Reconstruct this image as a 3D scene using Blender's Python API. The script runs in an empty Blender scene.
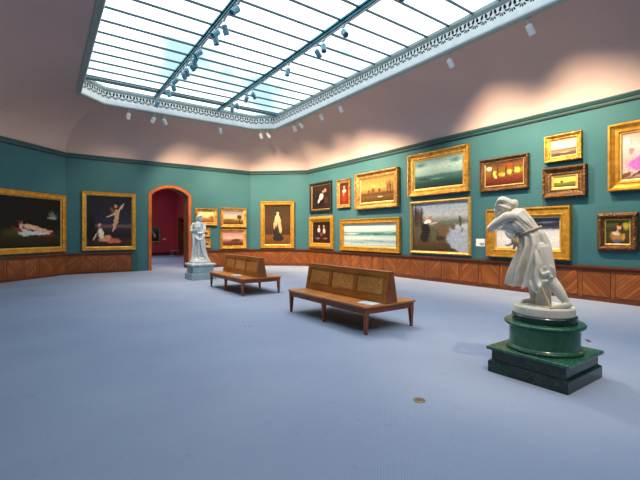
import bpy, bmesh, math, random
from mathutils import Vector, Matrix, noise
PI = math.pi
random.seed(7)
sc = bpy.context.scene
C = sc.collection

# ------------------------------------------------------------------ camera
cam_d = bpy.data.cameras.new('camera')
cam = bpy.data.objects.new('camera', cam_d); C.objects.link(cam)
cam.location = (0, 0, 1.5)
cam.rotation_euler = (PI/2, 0, math.radians(-35.3))
cam_d.sensor_width = 36; cam_d.lens = 390/640*36
cam_d.shift_y = -6/640
cam_d.clip_start = .05; cam_d.clip_end = 200
sc.camera = cam

# ------------------------------------------------------------------ sky
SKY = 2.6
w = bpy.data.worlds.new('World'); sc.world = w; w.use_nodes = True
nt = w.node_tree; nt.nodes.clear()
out = nt.nodes.new('ShaderNodeOutputWorld'); bg = nt.nodes.new('ShaderNodeBackground')
tc = nt.nodes.new('ShaderNodeTexCoord'); mp = nt.nodes.new('ShaderNodeMapping'); mp.inputs['Scale'].default_value = (1.2, 2.6, 2.0)
nz = nt.nodes.new('ShaderNodeTexNoise'); nz.inputs['Scale'].default_value = 2.3; nz.inputs['Detail'].default_value = 5
cr = nt.nodes.new('ShaderNodeValToRGB')
cr.color_ramp.elements[0].position = .36; cr.color_ramp.elements[0].color = (.24, .36, .41, 1)
cr.color_ramp.elements[1].position = .50; cr.color_ramp.elements[1].color = (.86, .94, 1.0, 1)
nt.links.new(tc.outputs['Generated'], mp.inputs[0]); nt.links.new(mp.outputs[0], nz.inputs[0]); nt.links.new(nz.outputs[0], cr.inputs[0])
nt.links.new(cr.outputs[0], bg.inputs[0]); bg.inputs[1].default_value = SKY; nt.links.new(bg.outputs[0], out.inputs[0])
w.cycles.sampling_method = 'AUTOMATIC'

def portal(name, loc, sx, sy):
    l = bpy.data.lights.new(name, 'AREA'); l.shape = 'RECTANGLE'; l.size = sx; l.size_y = sy
    l.cycles.is_portal = True
    o = bpy.data.objects.new(name, l); o.location = loc; C.objects.link(o)
portal('skylight_portal', (4.385, 6.13, 6.5), 6.9, 17.4)
portal('red_room_portal', (3.6, 22.8, 4.99), 4, 6)  # guides sky light through the red room's added, unseen ceiling opening

vs = sc.view_settings
vs.view_transform = 'Standard'; vs.look = 'None'; vs.exposure = 0.12; vs.gamma = 1; vs.use_curve_mapping = False
try:
    sc.cycles.max_bounces = 10; sc.cycles.diffuse_bounces = 6; sc.cycles.transparent_max_bounces = 12
    sc.cycles.sample_clamp_indirect = 4; sc.cycles.caustics_reflective = False; sc.cycles.caustics_refractive = False
except Exception: pass

# ------------------------------------------------------------------ material helpers
def s2l(c):
    return tuple((x/12.92 if x <= .04045 else ((x+.055)/1.055)**2.4) for x in c)
def rgb(r, g, b): return s2l((r/255, g/255, b/255)) + (1,)
def newmat(name):
    m = bpy.data.materials.new(name); m.use_nodes = True
    nt = m.node_tree; b = nt.nodes['Principled BSDF']
    return m, nt, b
def N(nt, t, **kw):
    n = nt.nodes.new(t)
    for k, v in kw.items(): setattr(n, k, v)
    return n
def mix(nt, a, b, f):
    n = N(nt, 'ShaderNodeMix', data_type='RGBA')
    for s, v in ((0, f), (6, a), (7, b)):
        if hasattr(v, 'links') or isinstance(v, bpy.types.NodeSocket): nt.links.new(v, n.inputs[s])
        else: n.inputs[s].default_value = v
    return n.outputs[2]
def coords(nt, kind='Object', scale=(1, 1, 1), rot=(0, 0, 0)):
    t = N(nt, 'ShaderNodeTexCoord'); m = N(nt, 'ShaderNodeMapping')
    m.inputs['Scale'].default_value = scale; m.inputs['Rotation'].default_value = rot
    nt.links.new(t.outputs[kind], m.inputs[0]); return m.outputs[0]
def nois(nt, vec, scale, detail=4, lo=.35, hi=.65):
    n = N(nt, 'ShaderNodeTexNoise'); n.inputs['Scale'].default_value = scale; n.inputs['Detail'].default_value = detail
    nt.links.new(vec, n.inputs[0])
    r = N(nt, 'ShaderNodeMapRange'); r.inputs[1].default_value = lo; r.inputs[2].default_value = hi
    nt.links.new(n.outputs[0], r.inputs[0]); return r.outputs[0]
def bump(nt, b, h, strength=.3, dist=.01):
    n = N(nt, 'ShaderNodeBump'); n.inputs['Strength'].default_value = strength; n.inputs['Distance'].default_value = dist
    nt.links.new(h, n.inputs['Height']); nt.links.new(n.outputs[0], b.inputs['Normal'])
def plain(name, col, rough=.6, metal=0, var=.12, nscale=6, bmp=0):
    m, nt, b = newmat(name)
    v = coords(nt); f = nois(nt, v, nscale)
    dark = tuple(c*(1-var) for c in col[:3]) + (1,); lite = tuple(min(1, c*(1+var)) for c in col[:3]) + (1,)
    nt.links.new(mix(nt, dark, lite, f), b.inputs['Base Color'])
    b.inputs['Roughness'].default_value = rough; b.inputs['Metallic'].default_value = metal
    if bmp: bump(nt, b, nois(nt, v, nscale*8), bmp, .004)
    return m
def wood(name, c1, c2, rough=.42, stretch=(1, 14, 14), rot=(0, 0, 0), spec=.4, boards=0):
    m, nt, b = newmat(name)
    v = coords(nt, scale=stretch, rot=rot)
    f = nois(nt, v, 3.2, 6, .3, .7)
    f2 = nois(nt, coords(nt), 2.5, 3)
    col = mix(nt, c1, c2, f)
    dk = tuple(c*.62 for c in c1[:3]) + (1,)
    g = N(nt, 'ShaderNodeMath', operation='MULTIPLY'); nt.links.new(f2, g.inputs[0]); g.inputs[1].default_value = .5
    col = mix(nt, col, dk, g.outputs[0])
    nt.links.new(col, b.inputs['Base Color']); b.inputs['Roughness'].default_value = rough
    b.inputs['Specular IOR Level'].default_value = spec
    bump(nt, b, f, .15, .002)
    return m

# diagonal boards of the wainscot panels: s is the direction of the diagonal, in wall-local x/z
def diag(name, s):
    m, nt, b = newmat(name)
    t = N(nt, 'ShaderNodeTexCoord'); sp = N(nt, 'ShaderNodeSeparateXYZ'); nt.links.new(t.outputs['UV'], sp.inputs[0])
    a = N(nt, 'ShaderNodeMath', operation='MULTIPLY'); a.inputs[1].default_value = s
    nt.links.new(sp.outputs[0], a.inputs[0])
    ad = N(nt, 'ShaderNodeMath', operation='ADD'); nt.links.new(a.outputs[0], ad.inputs[0]); nt.links.new(sp.outputs[1], ad.inputs[1])
    sc_ = N(nt, 'ShaderNodeMath', operation='MULTIPLY'); sc_.inputs[1].default_value = 10.0; nt.links.new(ad.outputs[0], sc_.inputs[0])
    fl = N(nt, 'ShaderNodeMath', operation='FLOOR'); nt.links.new(sc_.outputs[0], fl.inputs[0])
    wn = N(nt, 'ShaderNodeTexWhiteNoise', noise_dimensions='1D'); nt.links.new(fl.outputs[0], wn.inputs['W'])
    fr = N(nt, 'ShaderNodeMath', operation='FRACT'); nt.links.new(sc_.outputs[0], fr.inputs[0])
    ln = N(nt, 'ShaderNodeMath', operation='LESS_THAN'); ln.inputs[1].default_value = .09; nt.links.new(fr.outputs[0], ln.inputs[0])
    col = mix(nt, rgb(126, 64, 22), rgb(184, 106, 42), wn.outputs[0])
    big = nois(nt, coords(nt), 1.7, 3, .3, .7)
    col = mix(nt, col, rgb(120, 66, 26), big)
    col = mix(nt, col, rgb(60, 28, 10), ln.outputs[0])
    nt.links.new(col, b.inputs['Base Color']); b.inputs['Roughness'].default_value = .4
    return m

M = {}
M['ceiling'] = plain('cove_plaster', rgb(200, 178, 174), .9, var=.03, nscale=.6)
def wallmat():
    m, nt, b = newmat('teal_wall_paint')
    v = coords(nt); f = nois(nt, v, .8, 3)
    nt.links.new(mix(nt, rgb(54, 101, 110), rgb(60, 107, 115), f), b.inputs['Base Color'])
    b.inputs['Roughness'].default_value = .75; b.inputs['Specular IOR Level'].default_value = .25
    bump(nt, b, nois(nt, v, 90, 2), .12, .001)
    return m
M['wall'] = wallmat()
M['cornice'] = plain('dark_teal_moulding', rgb(42, 84, 86), .5, var=.05)
M['cornice_dark'] = plain('teal_black_groove', rgb(12, 34, 38), .6, var=.05)
M['red'] = plain('crimson_wall_paint', rgb(186, 58, 70), .8, var=.05, nscale=1)
M['dark_hall'] = plain('dim_hall_plaster', rgb(70, 52, 40), .8)
def carpet():
    m, nt, b = newmat('lavender_blue_carpet')
    v = coords(nt)
    sp = N(nt, 'ShaderNodeSeparateXYZ'); nt.links.new(v, sp.inputs[0])
    def sn(s, k):
        a = N(nt, 'ShaderNodeMath', operation='MULTIPLY'); a.inputs[1].default_value = k; nt.links.new(s, a.inputs[0])
        c = N(nt, 'ShaderNodeMath', operation='SINE'); nt.links.new(a.outputs[0], c.inputs[0]); return c.outputs[0]
    mu = N(nt, 'ShaderNodeMath', operation='MULTIPLY'); K = 2*PI/.026
    nt.links.new(sn(sp.outputs[0], K), mu.inputs[0]); nt.links.new(sn(sp.outputs[1], K), mu.inputs[1])
    r = N(nt, 'ShaderNodeMapRange'); r.inputs[1].default_value = .1; r.inputs[2].default_value = .7; nt.links.new(mu.outputs[0], r.inputs[0])
    base = mix(nt, rgb(144, 158, 186), rgb(152, 166, 193), nois(nt, v, .7, 5))
    wear = nois(nt, v, 7, 8, .62, .76)
    wf = N(nt, 'ShaderNodeMath', operation='MULTIPLY'); wf.inputs[1].default_value = .25; nt.links.new(wear, wf.inputs[0])
    base = mix(nt, base, rgb(120, 122, 150), wf.outputs[0])
    df = N(nt, 'ShaderNodeMath', operation='MULTIPLY'); df.inputs[1].default_value = .34; nt.links.new(r.outputs[0], df.inputs[0])
    col = mix(nt, base, rgb(104, 106, 142), df.outputs[0])
    nt.links.new(col, b.inputs['Base Color']); b.inputs['Roughness'].default_value = .95; b.inputs['Specular IOR Level'].default_value = .1
    return m
M['carpet'] = carpet()
M['rail'] = wood('dark_walnut_rail', rgb(92, 46, 28), rgb(122, 66, 40), .4, (2, 2, 20))
M['stile'] = wood('oak_stile', rgb(130, 70, 30), rgb(164, 94, 42), .42, (10, 10, 1))
M['diag_a'] = diag('diagonal_oak_boards_rising', 1)
M['diag_b'] = diag('diagonal_oak_boards_falling', -1)
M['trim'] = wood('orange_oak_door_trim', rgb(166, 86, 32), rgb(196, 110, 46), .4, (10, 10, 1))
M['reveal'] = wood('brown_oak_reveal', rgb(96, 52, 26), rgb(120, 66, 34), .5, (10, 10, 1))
M['seat'] = wood('honey_oak_seat', rgb(178, 108, 54), rgb(204, 134, 74), .33, (14, 1, 14), spec=.5)
M['apron'] = wood('reddish_oak_apron', rgb(136, 72, 40), rgb(164, 92, 54), .4, (14, 1, 14))
M['back'] = wood('golden_oak_backrest', rgb(150, 90, 36), rgb(182, 116, 50), .4, (14, 1, 14))
M['panel'] = wood('burled_oak_panel', rgb(178, 114, 50), rgb(226, 168, 92), .42, (7, 7, 7))
M['white_paint'] = plain('white_moulding_paint', rgb(236, 240, 240), .6, var=.04)
M['vent_shade'] = plain('painted_vent_shade', rgb(10, 14, 16), .9)  # flat near-black that stands in for shade inside the frieze openings
M['frieze_grey'] = plain('pale_green_grey_moulding', rgb(150, 168, 165), .6, var=.05)
M['mullion'] = plain('slate_green_glazing_bar', rgb(40, 74, 80), .6, var=.05)
M['beam'] = plain('teal_steel_beam', rgb(30, 118, 134), .45, var=.06)
M['track'] = plain('pale_lighting_track', rgb(190, 200, 205), .4, var=.03)
M['lamp'] = plain('white_lamp_housing', rgb(222, 228, 230), .4, var=.02)
M['lamp_backlit'] = plain('backlit_tint_lamp_housing', rgb(96, 150, 168), .4, var=.04)  # backlit look of the beam spotlights put into the housing colour
M['black'] = plain('black_metal', rgb(20, 22, 24), .4)
def marble(name, base, shade, vein, rough=.45, sc1=3.0, vs_=.5, sss=0):
    m, nt, b = newmat(name)
    v = coords(nt)
    f = nois(nt, v, sc1, 6)
    wv = N(nt, 'ShaderNodeTexNoise'); wv.inputs['Scale'].default_value = sc1*1.6; wv.inputs['Detail'].default_value = 8; wv.inputs['Distortion'].default_value = 1.4
    nt.links.new(v, wv.inputs[0])
    ab = N(nt, 'ShaderNodeMath', operation='SUBTRACT'); ab.inputs[1].default_value = .5; nt.links.new(wv.outputs[0], ab.inputs[0])
    a2 = N(nt, 'ShaderNodeMath', operation='ABSOLUTE'); nt.links.new(ab.outputs[0], a2.inputs[0])
    r = N(nt, 'ShaderNodeMapRange'); r.inputs[1].default_value = 0; r.inputs[2].default_value = .03; r.inputs[3].default_value = vs_; r.inputs[4].default_value = 0
    nt.links.new(a2.outputs[0], r.inputs[0])
    nt.links.new(mix(nt, mix(nt, base, shade, f), vein, r.outputs[0]), b.inputs['Base Color'])
    b.inputs['Roughness'].default_value = rough
    return m
M['marble'] = marble('white_statuary_marble', rgb(232, 228, 216), rgb(214, 210, 198), rgb(190, 182, 168), .5, 4, .15)
M['marble_cool'] = marble('cool_white_marble', rgb(226, 232, 234), rgb(196, 206, 210), rgb(170, 180, 188), .55, 6, .2)
M['marble_grey'] = marble('blue_grey_marble', rgb(160, 184, 190), rgb(138, 164, 172), rgb(110, 132, 142), .45, 3, .4)
M['green_dark'] = marble('dark_green_marble', rgb(10, 36, 31), rgb(18, 54, 45), rgb(60, 104, 88), .22, 5, .35)
M['green_top'] = marble('dark_green_marble_slab', rgb(24, 72, 58), rgb(40, 96, 76), rgb(100, 150, 126), .22, 5, .4)
M['green'] = marble('mid_green_marble', rgb(36, 104, 70), rgb(62, 132, 90), rgb(100, 150, 110), .25, 3, .25)
M['rope_brown'] = plain('tan_stained_marble', rgb(196, 172, 144), .6)
M['paper'] = plain('pale_blue_paper', rgb(214, 228, 236), .6, var=.04)
M['ink'] = plain('blue_grey_print', rgb(90, 120, 150), .6)
M['card'] = plain('white_card', rgb(232, 232, 228), .6, var=.02)
M['text'] = plain('black_text_ink', rgb(40, 40, 42), .7)
M['brass'] = plain('aged_brass', rgb(150, 130, 84), .35, .8)
M['steel'] = plain('dull_grey_steel', rgb(120, 120, 125), .4, .7)
def gold(name, c1, c2, rough, orn=0, metal=.55):
    m, nt, b = newmat(name)
    v = coords(nt)
    nt.links.new(mix(nt, c1, c2, nois(nt, v, 9, 6)), b.inputs['Base Color'])
    b.inputs['Roughness'].default_value = rough; b.inputs['Metallic'].default_value = metal
    if orn:
        vo = N(nt, 'ShaderNodeTexVoronoi'); vo.inputs['Scale'].default_value = orn; nt.links.new(v, vo.inputs[0])
        bump(nt, b, vo.outputs[0], .9, .02)
    else: bump(nt, b, nois(nt, v, 60, 3), .2, .003)
    return m
M['gold'] = gold('bright_gilt', rgb(226, 170, 66), rgb(196, 136, 40), .38)
M['gold_orn'] = gold('carved_gilt', rgb(230, 178, 78), rgb(178, 120, 40), .4, 26)
M['gold_old'] = gold('aged_gilt', rgb(198, 150, 80), rgb(146, 100, 48), .45, 22, .5)
M['gold_pale'] = gold('pale_gilt', rgb(222, 190, 112), rgb(190, 150, 76), .4)
M['bronze'] = gold('bronze_gilt', rgb(120, 84, 44), rgb(84, 56, 28), .5, 24, .45)
M['ebony'] = gold('ebonised_frame', rgb(40, 32, 26), rgb(24, 20, 18), .5, 0, .1)
M['slip'] = gold('pale_gilt_slip', rgb(226, 196, 124), rgb(206, 170, 96), .5)

# ------------------------------------------------------------------ mesh helpers
def obj(name, bm, mats, parent=None, smooth=False, recalc=True, bevel=0):
    if recalc: bmesh.ops.recalc_face_normals(bm, faces=bm.faces)
    me = bpy.data.meshes.new(name); bm.to_mesh(me); bm.free()
    if not isinstance(mats, (list, tuple)): mats = [mats]
    for m in mats: me.materials.append(m)
    if smooth:
        for p in me.polygons: p.use_smooth = True
    o = bpy.data.objects.new(name, me); C.objects.link(o)
    if parent: o.parent = parent
    if bevel:
        b = o.modifiers.new('bevel', 'BEVEL'); b.width = bevel; b.segments = 2; b.limit_method = 'ANGLE'
    return o
def tag(o, label, cat, group=None):
    o['label'] = label; o['category'] = cat
    if group: o['group'] = group
    return o
def thing(name, label, cat, loc=(0, 0, 0), rz=0, group=None):
    o = bpy.data.objects.new(name, None); C.objects.link(o); o.empty_display_size = .2
    o.location = loc; o.rotation_euler = (0, 0, rz)
    return tag(o, label, cat, group)
def struct(name, bm, mats, **kw):
    o = obj(name, bm, mats, **kw); o['kind'] = 'structure'; return o
def B(bm, x0, x1, y0, y1, z0, z1, mi=0, Mx=None):
    vs_ = [Vector((x, y, z)) for z in (z0, z1) for y in (y0, y1) for x in (x0, x1)]
    if Mx is not None: vs_ = [Mx @ v for v in vs_]
    v = [bm.verts.new(p) for p in vs_]
    for f in ((0, 2, 3, 1), (4, 5, 7, 6), (0, 1, 5, 4), (2, 6, 7, 3), (0, 4, 6, 2), (1, 3, 7, 5)):
        bm.faces.new([v[i] for i in f]).material_index = mi
    return v
def nb(): return bmesh.new()
def loft(bm, rings, mi=0, cap=True, closed=True):
    R = [[bm.verts.new(p) for p in r] for r in rings]
    n = len(R[0])
    for a, b in zip(R, R[1:]):
        for i in range(n if closed else n-1):
            j = (i+1) % n
            bm.faces.new((a[i], a[j], b[j], b[i])).material_index = mi
    if cap and closed:
        bm.faces.new(R[0][::-1]).material_index = mi; bm.faces.new(R[-1]).material_index = mi
    return R
def lathe(bm, prof, n=40, mi=0, c=(0, 0)):
    loft(bm, [[(c[0]+r*math.cos(2*PI*i/n), c[1]+r*math.sin(2*PI*i/n), z) for i in range(n)] for r, z in prof], mi)
def tube(bm, pts, rad, n=14, mi=0, sub=4, flat=None):
    """tapered tube through pts (Catmull-Rom), rounded ends"""
    pts = [Vector(p) for p in pts]; P = []; R = []
    ext = [pts[0]*2-pts[1]] + pts + [pts[-1]*2-pts[-2]]
    for i in range(len(pts)-1):
        p0, p1, p2, p3 = ext[i:i+4]
        for k in range(sub):
            t = k/sub
            P.append(.5*((2*p1)+(p2-p0)*t+(2*p0-5*p1+4*p2-p3)*t*t+(3*p1-p0-3*p2+p3)*t**3)); R.append(rad[i]*(1-t)+rad[i+1]*t)
    P.append(pts[-1]); R.append(rad[-1])
    rings = []
    up = Vector((.13, .97, .2))
    L = len(P)
    def ring(c, d, r):
        a = d.cross(up).normalized(); b = a.cross(d).normalized()
        rb = r*(flat or 1)
        return [c+a*r*math.cos(2*PI*i/n)+b*rb*math.sin(2*PI*i/n) for i in range(n)]
    d0 = (P[1]-P[0]).normalized(); d1 = (P[-1]-P[-2]).normalized()
    for a in (80, 50, 25): rings.append(ring(P[0]-d0*R[0]*math.sin(math.radians(a)), d0, R[0]*math.cos(math.radians(a))))
    for i in range(L):
        d = (P[min(i+1, L-1)]-P[max(i-1, 0)]).normalized(); rings.append(ring(P[i], d, R[i]))
    for a in (25, 50, 80): rings.append(ring(P[-1]+d1*R[-1]*math.sin(math.radians(a)), d1, R[-1]*math.cos(math.radians(a))))
    loft(bm, rings, mi)
def blob(bm, c, r, rot=(0, 0, 0), mi=0, seg=20):
    from mathutils import Euler
    m = Matrix.Translation(c) @ Euler([math.radians(a) for a in rot]).to_matrix().to_4x4() @ Matrix.Diagonal((*r, 1))
    res = bmesh.ops.create_uvsphere(bm, u_segments=seg, v_segments=seg//2+2, radius=1, matrix=m)
    for v in res['verts']:
        for f in v.link_faces: f.material_index = mi
def remesh(o, vox, smooth_it=3, fac=.5):
    m = o.modifiers.new('remesh', 'REMESH'); m.mode = 'VOXEL'; m.voxel_size = vox; m.use_smooth_shade = True
    s = o.modifiers.new('smooth', 'SMOOTH'); s.iterations = smooth_it; s.factor = fac

# ------------------------------------------------------------------ room shell
ZC = 4.47; ZR = 5.86; ZG = 6.38
X0, X1, Y0, Y1 = -1.4, 10.13, -5.0, 17.14
WALL = [(X0, -3.1), (X0, 15.10), (.65, Y1), (8.06, Y1), (X1, 15.30), (X1, -3.1), (8.06, Y0), (.65, Y0)]
RX0, RX1, RY0, RY1 = .90, 7.87, -2.75, 14.87
k_ = .75
RIM = [(RX0, RY0+k_), (RX0, RY1-k_), (RX0+k_, RY1), (RX1-k_, RY1), (RX1, RY1-.6), (RX1, RY0+k_), (RX1-k_, RY0), (RX0+k_, RY0)]
NAMES = ['left', 'back_left', 'back', 'back_right', 'right', 'front_right', 'front', 'front_left']
def inset(poly, d):
    """offset a clockwise polygon inward by d"""
    n = len(poly); out_ = []
    for i in range(n):
        p0, p1, p2 = Vector(poly[i-1]), Vector(poly[i]), Vector(poly[(i+1) % n])
        a = (p1-p0).normalized(); b = (p2-p1).normalized()
        na = Vector((a.y, -a.x)); nb_ = Vector((b.y, -b.x))
        k = (na+nb_)/(1+na.dot(nb_)); out_.append(tuple(p1+k*d))
    return out_

bm = nb()
vv = [bm.verts.new(p) for p in ((-6, -7, 0), (15, -7, 0), (15, 32, 0), (-6, 32, 0))]; bm.faces.new(vv)
struct('floor', bm, M['carpet'])

def wall_frame(i):
    p = Vector(WALL[i]); q = Vector(WALL[(i+1) % 8]); d = q-p
    return p, math.atan2(d.y, d.x), d.length        # local +x along wall, room on local -y
DX0, DX1, ZS, ZA = 3.62, 5.12, 3.12, 3.44            # clear opening of the arch (on the back wall)
def arch(x0, x1, zs, za, n=18):
    """points of the segmental arch from (x0,zs) to (x1,zs) with crown za"""
    h = (x1-x0)/2; s = za-zs; R = (h*h+s*s)/(2*s); cx = (x0+x1)/2; cz = za-R
    a0 = math.atan2(zs-cz, -h); a1 = math.atan2(zs-cz, h)
    return [(cx+R*math.cos(a0+(a1-a0)*t/n), cz+R*math.sin(a0+(a1-a0)*t/n)) for t in range(n+1)]
def arch_wall(bm, xa, xb, ztop, y, a, flip=1):
    """wall in plane y with an arched hole whose border is the arch list a (left spring ... right spring)"""
    def q(pts): bm.faces.new([bm.verts.new((x, y, z)) for x, z in pts])
    q([(xa, 0), (a[0][0], 0), (a[0][0], a[0][1]), (a[0][0], ztop), (xa, ztop)])
    q([(a[-1][0], 0), (xb, 0), (xb, ztop), (a[-1][0], ztop), (a[-1][0], a[-1][1])])
    for p, r in zip(a, a[1:]): q([p, r, (r[0], ztop), (p[0], ztop)])
for i, nm in enumerate(NAMES):
    p, ang, L = wall_frame(i)
    bm = nb()
    if nm == 'back':
        arch_wall(bm, .65, 8.06, ZC, Y1, arch(DX0, DX1, ZS, ZA))
        bmesh.ops.remove_doubles(bm, verts=bm.verts, dist=1e-5)
    else:
        q = WALL[(i+1) % 8]
        v = [bm.verts.new((a[0], a[1], z)) for a, z in ((p, 0), (q, 0), (q, ZC), (p, ZC))]; bm.faces.new(v)
    struct('wall_'+nm, bm, M['wall'])

# cove
bm = nb(); NS = 14
rings = []
for k in range(NS+1):
    th = PI/2*k/NS
    s = 1-math.cos(th); z = ZC+(ZR-ZC)*math.sin(th)
    rings.append([(a[0]+(b[0]-a[0])*s, a[1]+(b[1]-a[1])*s, z) for a, b in zip(WALL, RIM)])
# every wall gets its own strip so the ridges stay crisp
for i in range(8):
    j = (i+1) % 8; prev = None
    for r in rings:
        cur = (bm.verts.new(r[i]), bm.verts.new(r[j]))
        if prev: bm.faces.new((prev[0], prev[1], cur[1], cur[0])).smooth = True
        prev = cur
struct('ceiling', bm, M['ceiling'])

# cornice: stepped moulding around the top of the walls
def ring_band(bm, poly, prof, mi=0):
    """sweep an open profile [(inset, z)] around the closed polygon"""
    rr = [[(x, y, z) for x, y in inset(poly, d)] for d, z in prof]
    for a, b in zip(rr, rr[1:]):
        for i in range(len(poly)):
            j = (i+1) % len(poly)
            bm.faces.new([bm.verts.new(p) for p in (a[i], a[j], b[j], b[i])]).material_index = mi
bm = nb()
ring_band(bm, WALL, [(0, 4.325), (.03, 4.325), (.035, 4.36)], 1)
ring_band(bm, WALL, [(.035, 4.36), (.04, 4.40), (.065, 4.41), (.07, 4.425)], 0)
ring_band(bm, WALL, [(.07, 4.425), (.085, 4.44), (.10, 4.475), (.10, 4.49), (0, 4.50)], 0)
struct('trim_1', bm, [M['cornice'], M['cornice_dark']])

# wainscot: chair rail, diagonal board panels and skirting, one run for each wall
def wainscot(name, p, ang, L, x0, x1, pitch=.63, phase=0):
    bm = nb(); uvl = bm.loops.layers.uv.new('UVMap')
    B(bm, x0, x1, -.022, -.002, .0, .74, 1)
    B(bm, x0, x1, -.040, -.002, .0, .075, 0)                           # skirting
    B(bm, x0, x1, -.034, -.002, .69, .735, 0)                          # frieze under the rail
    B(bm, x0, x1, -.075, -.002, .735, .762, 0); B(bm, x0, x1, -.055, -.002, .762, .785, 0)
    n = max(1, round((x1-x0)/pitch)); pw = (x1-x0)/n
    for k in range(n):
        a = x0+k*pw+.055; b = x0+(k+1)*pw-.055
        y = -.030
        v = [bm.verts.new(q) for q in ((a, y, .115), (b, y, .115), (b, y, .655), (a, y, .655))]
        f = bm.faces.new(v); f.material_index = 2 + (k+phase) % 2
        for lp in f.loops: lp[uvl].uv = (lp.vert.co.x, lp.vert.co.z)
        for (u0, u1, w0, w1) in ((a-.012, b+.012, .103, .115), (a-.012, b+.012, .655, .667), (a-.012, a, .103, .667), (b, b+.012, .103, .667)):
            B(bm, u0, u1, -.034, -.02, w0, w1, 0)
    o = obj(name, bm, [M['rail'], M['stile'], M['diag_a'], M['diag_b']], recalc=False)
    o.location = (p[0], p[1], 0); o.rotation_euler = (0, 0, ang); o['kind'] = 'structure'
    return o
k = 2
for i, nm in enumerate(NAMES):
    p, ang, L = wall_frame(i)
    if nm == 'back':
        wainscot('trim_%d' % k, p, ang, L, .0, 2.87-.65, phase=1); k += 1
        wainscot('trim_%d' % k, p, ang, L, 5.87-.65, L, phase=0); k += 1
    else:
        wainscot('trim_%d' % k, p, ang, L, 0, L, phase=i); k += 1
# short teal stubs that end the wainscot on both sides of the arch
for x in (2.87, 5.66):
    bm = nb()
    B(bm, x, x+.21, Y1-.07, Y1-.001, 0, .72); B(bm, x-.015, x+.225, Y1-.085, Y1-.001, .72, .78); B(bm, x+.05, x+.16, Y1-.078, Y1-.07, .02, .70)
    struct('trim_%d' % k, bm, M['cornice']); k += 1

# ------------------------------------------------------------------ arch trim, jamb and the red room beyond
bm = nb(); TH = .62
ai = arch(DX0, DX1, ZS, ZA); ao = arch(DX0-.12, DX1+.12, ZS+.05, ZA+.12)
ins = [(DX0, 0)]+ai+[(DX1, 0)]; ous = [(DX0-.12, 0)]+ao+[(DX1+.12, 0)]
R1 = [[(x, Y1, z) for x, z in ous], [(x, Y1-.05, z) for x, z in ous], [(x, Y1-.05, z) for x, z in ins], [(x, Y1, z) for x, z in ins]]
loft(bm, R1, 0, closed=False)
insb = [(DX0+.001, 0)]+[(x, z-.001) for x, z in ai]+[(DX1-.001, 0)]
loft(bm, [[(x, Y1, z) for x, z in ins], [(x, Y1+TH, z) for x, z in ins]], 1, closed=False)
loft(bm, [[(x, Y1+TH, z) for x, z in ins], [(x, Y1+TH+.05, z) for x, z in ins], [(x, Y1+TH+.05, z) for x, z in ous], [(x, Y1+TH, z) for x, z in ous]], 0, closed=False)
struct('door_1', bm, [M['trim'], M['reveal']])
RY = Y1+TH; RB = 28.8; RXL, RXR, RZ = -1.0, 7.62, 5.0
def quad(bm, pts, mi=0): f = bm.faces.new([bm.verts.new(p) for p in pts]); f.material_index = mi
bm = nb(); arch_wall(bm, RXL, RXR, RZ, RY, ai); bmesh.ops.remove_doubles(bm, verts=bm.verts, dist=1e-5); struct('wall_red_room_front', bm, M['red'])
bm = nb(); quad(bm, ((RXL, RY, 0), (RXL, RB, 0), (RXL, RB, RZ), (RXL, RY, RZ))); struct('wall_red_room_left', bm, M['red'])
bm = nb(); quad(bm, ((RXL, RB, 0), (RXR, RB, 0), (RXR, RB, RZ), (RXL, RB, RZ))); struct('wall_red_room_back', bm, M['red'])
bm = nb(); D0, D1, DZ = 26.35, 27.6, 2.5
quad(bm, ((RXR, RY, 0), (RXR, D0, 0), (RXR, D0, RZ), (RXR, RY, RZ))); quad(bm, ((RXR, D1, 0), (RXR, RB, 0), (RXR, RB, RZ), (RXR, D1, RZ)))
quad(bm, ((RXR, D0, DZ), (RXR, D1, DZ), (RXR, D1, RZ), (RXR, D0, RZ))); struct('wall_red_room_right', bm, M['red'])
bm = nb()
for a in ((RXL, RXR, RY, 19.8), (RXL, RXR, 25.8, RB), (RXL, 1.6, 19.8, 25.8), (5.6, RXR, 19.8, 25.8)):  # strips leave an unseen opening, added so sky light reaches the red room
    quad(bm, ((a[0], a[2], RZ), (a[1], a[2], RZ), (a[1], a[3], RZ), (a[0], a[3], RZ)))
struct('ceiling_red_room', bm, M['ceiling'])
bm = nb()
for (a, b, c, d, e, f) in ((RXR-.04, RXR+.4, D0-.14, D0, 0, DZ+.14), (RXR-.04, RXR+.4, D1, D1+.14, 0, DZ+.14), (RXR-.04, RXR+.4, D0, D1, DZ, DZ+.14)): B(bm, a, b, c, d, e, f)
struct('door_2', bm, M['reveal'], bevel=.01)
bm = nb(); B(bm, RXR+.4, RXR+2.4, D0-1, D1+1, .002, DZ+.6); bm.faces.ensure_lookup_table()
bmesh.ops.delete(bm, geom=[bm.faces[4]], context='FACES')
struct('wall_dim_hall', bm, M['dark_hall'], recalc=False)
bm = nb(); B(bm, RXL, RXR, RB-.03, RB, 0, .22); B(bm, RXR-.03, RXR, D1+.14, RB-.03, 0, .22); B(bm, RXR-.03, RXR, RY, D0-.14, 0, .22)
struct('baseboard_red_room', bm, plain('dark_red_skirting', rgb(84, 24, 26), .6))

# ------------------------------------------------------------------ skylight
# rim moulding + frieze with painted openings + crown
bm = nb()
ring_band(bm, RIM, [(-.10, 5.872), (-.10, 5.84), (.02, 5.83), (.04, 5.845), (.05, 5.875)], 2)
ring_band(bm, RIM, [(.05, 5.875), (.06, 5.90), (.06, 6.02), (.045, 6.03)], 0)
ring_band(bm, RIM, [(.045, 6.03), (.045, 6.29)], 0)
ring_band(bm, RIM, [(.045, 6.29), (.075, 6.31), (.08, 6.33), (.10, 6.345), (.11, 6.42)], 2)
inn = inset(RIM, .045-.0); 
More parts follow.
